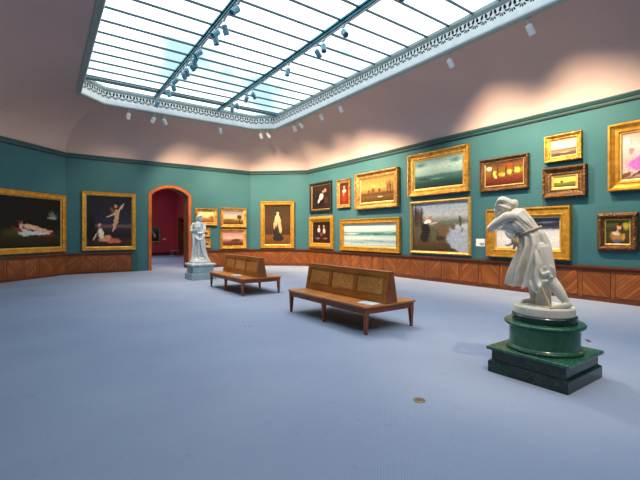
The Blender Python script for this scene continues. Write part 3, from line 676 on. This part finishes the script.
painting('right', RW(6.18), RW(4.05), .88, 2.17, .22, .13, 'gold', 'flat', canvas_mat('snow_field_canvas', [(0, (206, 210, 216)), (.3, (222, 222, 222)), (.52, (206, 206, 214)), (.58, (190, 194, 206)), (.64, (70, 76, 96)), (.74, (34, 40, 58)), (.9, (50, 56, 76)), (1, (90, 98, 116))],
    [(.15, .8, .3, .2, 0, (196, 204, 214), .6), (.62, .55, .06, .06, 0, (40, 40, 56), .5), (.82, .86, .2, .06, 8, (90, 96, 118), .6), (.4, .25, .3, .03, 6, (190, 180, 176), .7)], .04, 5, .12), 'wide gilt-framed snowy field painting behind the nearer statue', .05)
painting('right', RW(3.31), RW(2.05), 2.42, 3.86, .20, .14, 'gold', 'cove', canvas_mat('violet_dress_canvas', [(0, (120, 84, 80)), (.15, (206, 186, 180)), (.4, (196, 170, 172)), (.7, (226, 206, 198)), (1, (190, 160, 150))],
    [(.08, .10, .16, .06, 20, (120, 70, 40), .4), (.45, .35, .42, .18, 10, (190, 110, 196), .4), (.62, .46, .3, .24, 0, (170, 90, 180), .4), (.5, .36, .1, .12, 30, (226, 170, 228), .5), (.66, .68, .16, .1, 0, (150, 56, 50), .4), (.62, .80, .07, .06, 0, (230, 180, 150), .3), (.62, .87, .12, .05, 0, (120, 34, 30), .4), (.2, .62, .1, .12, 0, (160, 140, 150), .7), (.1, .85, .1, .1, 0, (236, 226, 220), .7), (.4, .15, .4, .03, 25, (110, 60, 36), .4)], .03, 6, .2),
    'gilt-framed painting of a person in a violet dress, cut by the right picture edge', .04)
painting('right', RW(3.53), RW(2.79), 1.13, 1.96, .14, .10, 'bronze', 'round', canvas_mat('ochre_figure_canvas', [(0, (50, 44, 30)), (.3, (70, 62, 30)), (.6, (46, 50, 26)), (1, (90, 88, 32))],
    [(.85, .75, .2, .25, 0, (176, 166, 50), .8), (.46, .30, .32, .26, 0, (170, 120, 50), .5), (.42, .44, .22, .10, -10, (226, 200, 172), .5), (.5, .52, .06, .1, 0, (210, 150, 110), .5), (.56, .70, .10, .14, 24, (222, 160, 116), .4), (.60, .82, .15, .09, 30, (60, 30, 18), .5), (.70, .66, .05, .16, 10, (66, 34, 20), .5), (.50, .12, .22, .10, 0, (80, 96, 140), .6), (.74, .28, .1, .2, -10, (196, 146, 60), .6), (.24, .34, .07, .2, 10, (150, 104, 44), .6)], .04, 7, .2),
    'small brown-framed half-length figure painting in ochre clothes, below the violet dress picture', .02)
# red room picture
def on_plane(x, y, z, ang, **k): pass
r = painting('back', 0, .80, .92, 2.05, .09, .08, 'gold_old', 'cove', canvas_mat('dark_rapids_canvas', [(0, (40, 34, 30)), (.4, (60, 62, 62)), (.6, (30, 34, 40)), (1, (90, 100, 112))],
    [(.5, .45, .12, .3, 30, (190, 200, 206), .5), (.3, .7, .2, .12, 0, (130, 140, 150), .6), (.7, .25, .2, .1, 0, (16, 16, 18), .5)], .05), 'gilt-framed dark painting on the red wall seen through the arch', .01)
r.location = (6.28, RB-.004, .90)

# white cards beside pictures
def card(wall_xy, ang, z, w_, h_, lb):
    r = thing('wall_card', lb, 'label card', (*wall_xy, z), ang)
    bm = nb(); B(bm, -w_/2, w_/2, -.008, -.001, 0, h_); obj('card', bm, M['card'], r)
    bm = nb()
    for k2, (a, b, y0) in enumerate(((-.12, .42, .36), (-.02, .42, .24), (.0, .36, .12))):
        B(bm, a*w_, b*w_, -.0095, -.008, y0*h_, (y0+.07)*h_)
    obj('printed_text', bm, M['text'], r)
(wx, wy), wa = wall_pose('right', RW(6.41)); card((wx, wy), wa, 1.15, .28, .215, 'white text card on the teal wall between the river and snow paintings')
card((6.94, RB), 0, 1.08, .22, .10, 'small pale card on the red wall beyond the arch')

# ------------------------------------------------------------------ benches
def bench(cx, cy, label):
    r = thing('gallery_bench', label, 'bench', (cx, cy, 0), 0, 'double-sided benches along the middle of the room')
    W, L, H = 1.05, 2.20, .425
    bm = nb(); B(bm, -W/2-.02, W/2+.02, -L/2-.02, L/2+.02, H-.03, H); obj('seat', bm, M['seat'], r, bevel=.006)
    bm = nb()
    B(bm, -W/2+.01, -W/2+.035, -L/2+.01, L/2-.01, H-.12, H-.03); B(bm, W/2-.035, W/2-.01, -L/2+.01, L/2-.01, H-.12, H-.03)
    B(bm, -W/2+.035, W/2-.035, -L/2+.01, -L/2+.035, H-.12, H-.03); B(bm, -W/2+.035, W/2-.035, L/2-.035, L/2-.01, H-.12, H-.03)
    obj('apron', bm, M['apron'], r)
    for x, y in ((-1, -1), (1, -1), (-1, 1), (1, 1), (-1, 0), (1, 0)):
        px, py = x*(W/2-.035), y*(L/2-.035)
        bm = nb()
        def sq(cx_, cy_, hw, z): return [(cx_-hw, cy_-hw, z), (cx_+hw, cy_-hw, z), (cx_+hw, cy_+hw, z), (cx_-hw, cy_+hw, z)]
        loft(bm, [sq(px+x*.004, py+y*.004, .019, 0), sq(px-x*.0, py, .033, H-.14), sq(px, py, .034, H-.03)])
        obj('leg', bm, M['apron'], r, bevel=.003)
    # wedge backrest: two sloping panelled faces joined under a top rail
    bw, tw, z0, z1 = .118, .034, H, .895
    bm = nb()
    a = [(-bw, -L/2+.0, z0), (bw, -L/2, z0), (tw, -L/2, z1), (-tw, -L/2, z1)]
    b = [(x, L/2, z) for x, _, z in a]
    loft(bm, [a, b]); obj('backrest', bm, M['back'], r, bevel=.004)
    sl = Vector((bw-tw, 0, z1-z0)); hL = sl.length
    for sd in (-1, 1):
        u = Vector((0, 1, 0)); v = Vector((-sd*(bw-tw), 0, z1-z0)).normalized(); n = Vector((sd*(z1-z0), 0, bw-tw)).normalized()
        o0 = Vector((sd*bw, 0, z0))
        Mx = Matrix(((u.x, v.x, n.x, o0.x), (u.y, v.y, n.y, o0.y), (u.z, v.z, n.z, o0.z), (0, 0, 0, 1)))
        bm = nb(); st = .085; m3 = (L-4*st)/3; hb, ht_ = .11, hL-.07
        B(bm, -L/2, L/2, 0, hb, .001, .026, 0, Mx); B(bm, -L/2, L/2, ht_, hL, .001, .026, 0, Mx)
        for k2 in range(4):
            y = -L/2+k2*(st+m3); B(bm, y, y+st, hb, ht_, .001, .026, 0, Mx)
        obj('panel_frame', bm, M['back'], r)
        for k2 in range(3):
            y = -L/2+st+k2*(st+m3); bm = nb()
            B(bm, y, y+m3, hb, ht_, .001, .004, 0, Mx); B(bm, y+.02, y+m3-.02, hb+.02, ht_-.02, .006, .011, 0, Mx)
            obj('back_panel', bm, M['panel'], r)
    bm = nb(); B(bm, -tw-.016, tw+.012, -L/2-.012, L/2+.012, z1-.004, z1+.022); obj('top_rail', bm, M['back'], r, bevel=.005)
    for e in (-1, 1):  # darker wood on both ends paints in the shade of the bench end
        bm = nb(); y_ = e*(L/2+.001); y2 = e*(L/2+.012)
        loft(bm, [[(-bw+.012, yy_, z0+.001), (bw-.012, yy_, z0+.001), (tw-.006, yy_, z1-.006), (-tw+.006, yy_, z1-.006)] for yy_ in (y_, y2)])
        o = obj('shaded_end_panel', bm, M['apron'], r); o['label'] = 'end panel in darker reddish wood for painted shade'
    bm = nb(); res = bmesh.ops.create_cone(bm, cap_ends=True, segments=16, radius1=.009, radius2=.009, depth=.02, matrix=Matrix.Translation((-.04, -L/2-.012, .66)) @ Matrix.Rotation(PI/2, 4, 'X'))
    obj('end_bolt', bm, M['black'], r)
    return r
bench(4.395, 5.40, 'honey oak double-sided bench with panelled backrest, the nearer of the two')
bench(4.395, 9.80, 'honey oak double-sided bench with panelled backrest, the farther one near the far statue')
def leaflet(x, y, z, a, w_, l_, lb):
    r = thing('leaflet', lb, 'leaflet', (x, y, z), a)
    bm = nb(); B(bm, -w_/2, w_/2, -l_/2, l_/2, .001, .008); obj('pages', bm, M['paper'], r, bevel=.001)
    bm = nb(); B(bm, -w_*.38, w_*.38, -l_*.40, -l_*.28, .008, .0088); B(bm, -w_*.42, w_*.42, -l_*.15, l_*.4, .008, .0086); obj('printed_cover', bm, M['ink'] if False else plain('pale_blue_print', rgb(176, 204, 222), .5), r)
leaflet(4.11, 4.50, .425, .12, .22, .30, 'pale blue leaflet lying on the seat of the nearer bench')
leaflet(4.10, 9.55, .425, -.1, .22, .30, 'pale leaflet lying on the seat of the farther bench')

# ------------------------------------------------------------------ green marble pedestal
PX, PY = 4.372, 2.025
def sqr(a, z): return [(-a, -a, z), (a, -a, z), (a, a, z), (-a, a, z)]
r = thing('stone_pedestal', 'stepped dark green marble pedestal with a round drum under the nearer statue', 'pedestal', (PX, PY, 0))
bm = nb(); loft(bm, [sqr(.400, .0), sqr(.400, .115), sqr(.392, .125), sqr(.380, .13), sqr(.372, .14), sqr(.372, .225), sqr(.378, .235)]); obj('plinth', bm, M['green_dark'], r)
bm = nb(); loft(bm, [sqr(.378, .235), sqr(.408, .243), sqr(.412, .252), sqr(.412, .272), sqr(.404, .280)]); obj('plinth_slab', bm, M['green_top'], r)
bm = nb(); lathe(bm, [(.335, .281), (.358, .282), (.366, .290), (.366, .302), (.358, .312), (.342, .318), (.335, .325)], 64); obj('drum_foot', bm, M['green_top'], r)
bm = nb(); lathe(bm, [(.334, .326), (.334, .52)], 64); obj('drum', bm, M['green'], r, smooth=False)
bm = nb(); lathe(bm, [(.334, .521), (.345, .528), (.372, .534), (.385, .545), (.385, .562), (.376, .573), (.31, .578)], 64); obj('drum_lip', bm, M['green_top'], r)
bm = nb(); lathe(bm, [(.308, .579), (.308, .64), (.300, .648)], 64); obj('upper_ring', bm, M['green_dark'], r)

# ------------------------------------------------------------------ nearer statue, draped figure bending forward
ST = thing('marble_statue', 'white marble statue of a draped figure bending forward, hand raised to the head', 'statue', (PX, PY, .650), math.radians(-65.2))
bm = nb(); lathe(bm, [(.286, 0), (.290, .008), (.290, .078), (.282, .090), (.2, .093)], 64); o = obj('statue_base', bm, M['marble'], ST); 
Z0 = .091
def P(u, w_, z): return (u, w_, z+Z0)
bm = nb()
# torso, neck, head
tube(bm, [P(-.07, 0, .64), P(-.14, 0, .76), P(-.22, 0, .86), P(-.29, 0, .92)], [.125, .095, .108, .10], 20)
blob(bm, P(-.30, .02, .925), (.115, .15, .085), (0, 28, 0))
blob(bm, P(-.315, -.05, .86), (.055, .05, .055)); blob(bm, P(-.315, .08, .86), (.055, .05, .055))
tube(bm, [P(-.31, .0, .94), P(-.36, 0, .99), P(-.39, 0, 1.03)], [.055, .042, .045], 14)
blob(bm, P(-.405, 0, 1.06), (.078, .066, .088), (0, -25, 0), seg=28)
blob(bm, P(-.452, 0, 1.012), (.038, .044, .044), (0, -20, 0))                 # jaw
blob(bm, P(-.488, 0, 1.034), (.018, .010, .012), (0, -30, 0))                 # nose
blob(bm, P(-.478, 0, 1.008), (.010, .020, .006)); blob(bm, P(-.478, 0, .998), (.009, .017, .006)); blob(bm, P(-.462, 0, .982), (.016, .018, .013))
for s in (-1, 1):
    blob(bm, P(-.474, s*.024, 1.055), (.008, .015, .006)); blob(bm, P(-.395, s*.066, 1.045), (.014, .008, .022))
# near arm: upper arm down to the elbow, forearm crossing under the chin to the far ear
tube(bm, [P(-.29, -.12, .945), P(-.345, -.165, .945), P(-.44, -.165, .875), P(-.512, -.13, .815)], [.054, .053, .045, .036], 16)
tube(bm, [P(-.512, -.13, .815), P(-.525, -.06, .825), P(-.505, .03, .87), P(-.475, .085, .93)], [.036, .037, .030, .022], 14)
# palm and five fingers cupped by the ear
tube(bm, [P(-.478, .083, .925), P(-.452, .088, .975)], [.023, .026], 12, flat=.6)
for k2, (dx, ln_) in enumerate(((-.026, .050), (-.010, .058), (.006, .056), (.021, .044))):
    tube(bm, [P(-.449+dx*.7, .090, .985), P(-.436+dx*.7, .094, .998+ln_*.45), P(-.418+dx*.6, .086, 1.003+ln_*.8)], [.0085, .008, .0068], 8)
tube(bm, [P(-.470, .085, .955), P(-.486, .086, .98), P(-.482, .078, 1.005)], [.010, .009, .007], 8)
# far arm reaching down and forward to the staff
tube(bm, [P(-.30, .15, .94), P(-.35, .19, .85), P(-.35, .16, .76), P(-.29, .06, .71)], [.05, .046, .038, .026], 14)
tube(bm, [P(-.29, .06, .71), P(-.262, .03, .70)], [.024, .026], 12, flat=.7)
for k2 in range(4):
    z = .715-k2*.017; tube(bm, [P(-.26, .032, z), P(-.235, .012, z-.003), P(-.245, -.016, z-.006)], [.0085, .008, .007], 8)
tube(bm, [P(-.272, .035, .72), P(-.262, .0, .735), P(-.245, -.012, .735)], [.01, .009, .007], 8)
# legs: standing leg, trailing bent leg
tube(bm, [P(-.07, .05, .60), P(-.13, .06, .38), P(-.105, .05, .20), P(-.098, .04, .06)], [.105, .075, .052, .033], 18)
tube(bm, [P(-.09, .045, .045), P(-.13, .035, .026), P(-.185, .02, .018), P(-.215, .015, .012)], [.032, .030, .028, .018], 12, flat=.75)
for k2 in range(5): tube(bm, [P(-.20, .045-k2*.015, .012), P(-.232+abs(k2-1.2)*.005, .042-k2*.016, .008)], [.010, .0085-.0007*k2], 8)
tube(bm, [P(-.03, -.05, .60), P(.02, -.08, .42), P(.055, -.10, .28)], [.105, .085, .062], 18)
tube(bm, [P(.055, -.10, .29), P(.115, -.115, .20), P(.165, -.12, .12), P(.205, -.125, .055)], [.060, .058, .046, .032], 18)
tube(bm, [P(.222, -.130, .040), P(.185, -.155, .030), P(.12, -.19, .022), P(.075, -.215, .013)], [.034, .032, .028, .018], 14, flat=.8)
for k2 in range(5): tube(bm, [P(.10-k2*.008, -.183-k2*.012, .012), P(.060-k2*.004+abs(k2-3)*.006, -.205-k2*.011, .009)], [.0105, .009], 8)
o = obj('figure', bm, M['marble'], ST, recalc=True); remesh(o, .0065, 4)
# hair with a gathered knot
bm = nb()
blob(bm, P(-.382, 0, 1.082), (.092, .080, .084), (0, -25, 0), seg=28)
for k2 in range(9):
    a = -80+k2*20; y = .07*math.sin(math.radians(a)); c = math.cos(math.radians(a))
    tube(bm, [P(-.468+.02*(1-c), y*.8, 1.085), P(-.43, y*1.15, 1.125+.03*c), P(-.375, y*1.1, 1.12+.04*c), P(-.31, y*.6, 1.09)], [.012, .016, .016, .012], 8)
blob(bm, P(-.288, 0, 1.09), (.036, .034, .045), (0, 20, 0)); tube(bm, [P(-.30, .0, 1.13), P(-.262, 0, 1.12), P(-.262, 0, 1.07), P(-.30, 0, 1.05)], [.014, .018, .018, .012], 10)
tube(bm, [P(-.43, -.07, 1.08), P(-.37, -.085, 1.05), P(-.32, -.06, 1.04)], [.016, .02, .014], 8); tube(bm, [P(-.43, .07, 1.08), P(-.37, .085, 1.05), P(-.32, .06, 1.04)], [.016, .02, .014], 8)
o = obj('hair', bm, M['marble'], ST); remesh(o, .006, 2)
# dress: bodice + wind-blown skirt with deep folds
bm = nb()
def fold_rings(keys, nf, n=120, ph=0, seed=1):
    """keys: (cx, cy, cz, rx, ry, amp, tilt) down the garment"""
    rr = []; m_ = 26; rnd = random.Random(seed)
    pa = [rnd.uniform(0, 2*PI) for _ in range(4)]
    for i in range(m_+1):
        t = i/m_*(len(keys)-1); a = min(int(t), len(keys)-2); f = t-a; f_ = f*f*(3-2*f)*.4+f*.6
        kx = [keys[a][j]*(1-f_)+keys[a+1][j]*f_ for j in range(7)]
        cx, cy, cz, rx, ry, amp, tilt = kx; T = i/m_
        ring = []
        for j in range(n):
            th = 2*PI*j/n
            q = th+.25*math.sin(2*th+pa[0])+.5*T*math.sin(th+pa[1])
            wv = math.cos(nf*q+pa[2]+1.2*T)
            wv = (abs(wv)**.75)*(1 if wv > 0 else -1)*.7+.3*math.sin((nf*2-3)*th+pa[3]+2*T)
            s = 1+amp*wv
            x = rx*s*math.cos(th); y = ry*s*math.sin(th)
            ring.append(P(cx+x, cy+y, cz+x*tilt+.012*T*math.sin(nf*q)))
        rr.append(ring)
    return rr
loft(bm, fold_rings([(-.375, .0, .965, .025, .035, .0, 1.2), (-.35, .0, .955, .075, .11, .03, 1.2), (-.30, 0, .922, .120, .158, .05, .9), (-.225, 0, .865, .118, .150, .07, .55), (-.15, 0, .79, .105, .122, .06, .40)], 13, 160, seed=2))
loft(bm, fold_rings([(-.15, 0, .79, .103, .12, .05, .40), (-.115, 0, .73, .130, .142, .09, .32), (-.10, 0, .64, .150, .158, .16, .20), (-.120, 0, .50, .160, .168, .24, .06), (-.150, 0, .36, .158, .172, .31, -.03), (-.168, 0, .25, .152, .172, .37, -.04), (-.178, 0, .19, .156, .172, .40, -.02)], 9, 200, seed=5))
o = obj('dress', bm, M['marble'], ST); remesh(o, .0052, 1)
# blown drapery sweeping over the trailing knee
def fold_path(bm, pts, rad, nf, amp, seed=0, n=72, sub=5, flare=None, flat=1):
    pts = [Vector(P(*p)) for p in pts]; ext = [pts[0]*2-pts[1]]+pts+[pts[-1]*2-pts[-2]]; PP = []; RRR = []
    rnd_ = random.Random(seed); p0_ = rnd_.uniform(0, 6); p1_ = rnd_.uniform(0, 6)
    for i in range(len(pts)-1):
        q0, q1, q2, q3 = ext[i:i+4]
        for k3 in range(sub):
            t = k3/sub; PP.append(.5*((2*q1)+(q2-q0)*t+(2*q0-5*q1+4*q2-q3)*t*t+(3*q1-q0-3*q2+q3)*t**3)); RRR.append(rad[i]*(1-t)+rad[i+1]*t)
    PP.append(pts[-1]); RRR.append(rad[-1]); L = len(PP); rr = []
    for i in range(L):
        d = (PP[min(i+1, L-1)]-PP[max(i-1, 0)]).normalized(); a_ = d.cross(Vector((.1, 1, .15))).normalized(); b_ = a_.cross(d); T = i/(L-1)
        ring = []
        for j in range(n):
            th = 2*PI*j/n; wv = math.cos(nf*th+p0_+.8*T+.6*math.sin(th+p1_)); sc_ = 1+amp*(.45+.55*T)*wv
            ring.append(PP[i]+a_*RRR[i]*sc_*math.cos(th)+b_*RRR[i]*flat*sc_*math.sin(th)+d*(.010*T*wv))
        rr.append(ring)
    loft(bm, rr)
bm = nb()
fold_path(bm, [(-.07, -.03, .66), (-.035, -.05, .58), (-.025, -.07, .48), (-.03, -.10, .40), (.0, -.12, .345), (.055, -.13, .37)], [.08, .095, .08, .066, .060, .062], 6, .30, 3)
fold_path(bm, [(-.08, -.10, .58), (-.06, -.12, .45), (-.07, -.13, .34), (-.05, -.14, .25), (-.015, -.15, .215)], [.06, .07, .07, .065, .075], 5, .36, 8)
fold_path(bm, [(-.01, -.02, .68), (.03, -.03, .61), (.07, -.04, .60)], [.06, .04, .018], 4, .15, 2)
fold_path(bm, [(.02, -.12, .42), (.062, -.13, .405), (.078, -.13, .35), (.05, -.13, .30)], [.026, .034, .030, .020], 3, .3, 4)
fold_path(bm, [(-.12, -.13, .28), (-.08, -.16, .22), (-.03, -.17, .20)], [.03, .045, .05], 5, .28, 6)
o = obj('blown_drapery', bm, M['marble'], ST); remesh(o, .0052, 1)
# twisted sash and its hanging end
bm = nb()
pts = []
for k2 in range(17):
    a = 2*PI*k2/16; x = .118*math.cos(a); y = .136*math.sin(a); pts.append(P(-.145+x, y, .785+x*.45))
tube(bm, pts, [.013]*17, 10, sub=3)
tube(bm, [P(-.25, -.07, .74), P(-.285, -.10, .69), P(-.27, -.105, .64), P(-.285, -.10, .60)], [.02, .024, .02, .012], 8); tube(bm, [P(-.25, -.09, .73), P(-.25, -.12, .67), P(-.235, -.12, .62)], [.018, .022, .012], 8)
tube(bm, [P(-.30, -.10, .655), P(-.335, -.11, .635), P(-.36, -.11, .64)], [.012, .011, .007], 8)
o = obj('sash', bm, M['rope_brown'], ST); o['label'] = 'tan stained sash'
# staff and the broken stump behind the legs
bm = nb(); tube(bm, [P(-.245, 0, .74), P(-.13, -.10, .45), P(-.01, -.19, .18), P(.06, -.235, .012)], [.010, .011, .012, .012], 10); o = obj('staff', bm, M['rope_brown'], ST); o['label'] = 'tan staff'
bm = nb(); loft(bm, fold_rings([(-.01, .02, .0, .085, .08, .10, 0), (.0, .02, .08, .075, .07, .08, 0), (.0, .0, .20, .065, .06, .10, 0), (.0, -.02, .32, .06, .05, .1, 0)], 5, 60, seed=3)); obj('stump', bm, M['marble'], ST, smooth=True)
bm = nb()
for k2 in range(14):
    a = 2*PI*k2/14; blob(bm, P(.19*math.cos(a)*(.7+.3*random.random()), .19*math.sin(a)*(.7+.3*random.random()), .0), (.045, .04, .012), seg=10)
obj('rough_ground', bm, M['marble'], ST, smooth=True)

# ------------------------------------------------------------------ far statue on grey pedestal
QX, QY = 4.28, 13.0
r = thing('stone_pedestal', 'blue-grey marble block pedestal under the far statue beside the arch', 'pedestal', (QX, QY, 0))
bm = nb(); loft(bm, [sqr(.395, 0), sqr(.395, .195), sqr(.385, .205), sqr(.30, .207)]); obj('step', bm, M['marble_grey'], r, bevel=.004)
bm = nb(); loft(bm, [sqr(.335, .207), sqr(.335, .44), sqr(.345, .45)]); obj('block', bm, M['marble_grey'], r)
bm = nb(); loft(bm, [sqr(.345, .451), sqr(.385, .47), sqr(.395, .485), sqr(.395, .515), sqr(.38, .53)]); obj('cap', bm, M['marble_cool'], r)
S2 = thing('marble_statue', 'white marble statue of a standing draped figure, farther one, beside the arch', 'statue', (QX, QY, .53), math.radians(-35))
bm = nb()
# rocky mound and standing body, x = to the right seen from the room
tube(bm, [(0, 0, .62), (-.015, 0, .80), (-.04, 0, 1.00), (-.06, 0, 1.18), (-.06, 0, 1.27)], [.17, .145, .125, .15, .13], 18)
blob(bm, (-.06, 0, 1.29), (.185, .11, .075)); blob(bm, (.0, -.09, 1.20), (.06, .055, .06)); blob(bm, (-.10, -.095, 1.20), (.06, .055, .06))
tube(bm, [(-.05, 0, 1.32), (-.03, -.01, 1.42)], [.055, .05], 12)
blob(bm, (.005, -.015, 1.49), (.080, .085, .105), (0, 15, 0)); blob(bm, (.035, -.03, 1.455), (.05, .055, .06)); blob(bm, (.085, -.045, 1.48), (.02, .014, .02)); blob(bm, (.07, -.04, 1.425), (.02, .02, .016))
tube(bm, [(-.22, 0, 1.29), (-.275, -.03, 1.17), (-.27, -.07, 1.05)], [.062, .055, .042], 12); tube(bm, [(-.27, -.07, 1.05), (-.19, -.15, 1.07), (-.09, -.17, 1.12)], [.042, .038, .03], 12)
tube(bm, [(.11, 0, 1.28), (.155, -.04, 1.14), (.13, -.09, 1.02)], [.058, .052, .04], 12); tube(bm, [(.13, -.09, 1.02), (.06, -.16, .99), (-.02, -.17, 1.0)], [.04, .036, .028], 12)
for k2 in range(5):
    tube(bm, [(-.02, -.17, 1.015-k2*.016), (-.06, -.175, 1.01-k2*.017), (-.085, -.16, 1.0-k2*.017)], [.011, .010, .008], 6)
    tube(bm, [(-.09, -.17, 1.14-k2*.014), (-.055, -.18, 1.145-k2*.015), (-.03, -.17, 1.13-k2*.015)], [.011, .010, .008], 6)
tube(bm, [(.05, -.06, .60), (.05, -.09, .3), (.04, -.08, .1)], [.11, .08, .05], 12); tube(bm, [(-.08, 0, .6), (-.1, 0, .3), (-.1, 0, .1)], [.12, .09, .06], 12)
o = obj('figure', bm, M['marble_cool'], S2); remesh(o, .010, 3)
bm = nb(); blob(bm, (-.02, 0, 1.525), (.095, .098, .095), (0, 15, 0)); blob(bm, (-.10, .02, 1.48), (.06, .06, .07)); tube(bm, [(-.05, -.08, 1.52), (.02, -.095, 1.575), (.07, -.06, 1.57)], [.02, .022, .018], 8); tube(bm, [(-.09, .03, 1.44), (-.10, .03, 1.36)], [.04, .02], 8)
o = obj('hair', bm, M['marble_cool'], S2); remesh(o, .010, 2)
def fold2(keys, nf, seed, n=110):
    rr = fold_rings(keys, nf, n, seed=seed)
    return [[(x, y, z-Z0) for x, y, z in r_] for r_ in rr]
bm = nb(); loft(bm, fold2([(-.055, 0, 1.22, .15, .125, .05, 0), (-.045, 0, 1.06, .145, .14, .10, 0), (-.02, 0, .90, .165, .15, .10, 0), (-.01, 0, .70, .19, .17, .12, 0), (-.03, 0, .45, .205, .185, .16, .05), (-.02, 0, .22, .24, .22, .20, -.1), (.01, 0, .10, .30, .26, .2, -.1)], 8, 9))
for a in ((( .13, -.10, 1.0), (.10, -.19, .7), (.16, -.2, .4), (.22, -.16, .14)), ((-.2, -.12, 1.0), (-.16, -.18, .75), (-.19, -.16, .45), (-.24, -.14, .12)), ((-.16, -.14, .95), (0, -.21, .78), (.12, -.17, .80), (.16, -.10, .95)), ((-.05, -.18, .9), (.02, -.2, .5), (.0, -.22, .14), (.02, -.23, .08))):
    tube(bm, a, [.03, .042, .042, .035], 10)
o = obj('robe', bm, M['marble_cool'], S2); remesh(o, .011, 1)
bm = nb(); rnd = random.Random(4)
lathe(bm, [(.34, .0), (.35, .05), (.31, .12), (.2, .2)], 24)
for k2 in range(34):
    a = rnd.uniform(0, 2*PI); q = rnd.uniform(.12, .31); blob(bm, (q*math.cos(a), q*math.sin(a), .05+.5*(.36-q)+rnd.uniform(0, .05)), (rnd.uniform(.04, .08), rnd.uniform(.04, .08), rnd.uniform(.03, .07)), (rnd.uniform(0, 90), 0, rnd.uniform(0, 90)), seg=8)
o = obj('rocky_mound', bm, M['marble_cool'], S2); remesh(o, .011, 1)

# ------------------------------------------------------------------ small floor fittings
def disc(x, y, r_, mat_, lb, inner):
    t_ = thing('floor_outlet', lb, 'floor outlet', (x, y, 0))
    bm = nb(); lathe(bm, [(r_, .001), (r_, .006), (r_*.92, .009), (r_*.8, .0095)], 32); obj('cover_plate', bm, mat_, t_)
    bm = nb(); lathe(bm, [(inner, .0096), (inner, .011), (inner*.8, .0115)], 20); obj('screw_cap', bm, M['steel'], t_)
disc(2.76, 2.35, .052, M['brass'], 'round tarnished brass floor outlet in the open carpet', .022)
for x, y, lb in ((2.67, 5.88, 'left'), (2.74, 5.84, 'right')):
    t_ = thing('floor_fitting', 'tiny dark round fitting sunk in the carpet, %s one of the close pair' % lb, 'floor fitting', (x, y, 0))
    bm = nb(); lathe(bm, [(.016, .001), (.016, .005), (.01, .006)], 14); obj('plug', bm, M['steel'], t_)
t_ = thing('floor_fitting', 'thin reddish fitting lying on the carpet right of the green pedestal', 'floor fitting', (6.23, 2.29, 0), .6)
bm = nb(); B(bm, -.06, .06, -.025, .025, .001, .007); obj('plate', bm, plain('reddish_brown_plate', rgb(120, 70, 76), .5), t_, bevel=.002)
# sprinkler escutcheon in the left cove
# low grey stool in the red room
t_ = thing('low_stool', 'low pale grey stool by the doorway inside the red room', 'stool', (6.95, 26.2, 0), .3)
g_ = plain('grey_painted_metal', rgb(150, 140, 150), .5)
bm = nb(); B(bm, -.22, .22, -.14, .14, .40, .43); obj('stool_top', bm, g_, t_, bevel=.005)
for x, y in ((-.19, -.11), (.19, -.11), (-.19, .11), (.19, .11)):
    bm = nb(); B(bm, x-.012, x+.012, y-.012, y+.012, 0, .40); obj('leg', bm, g_, t_)
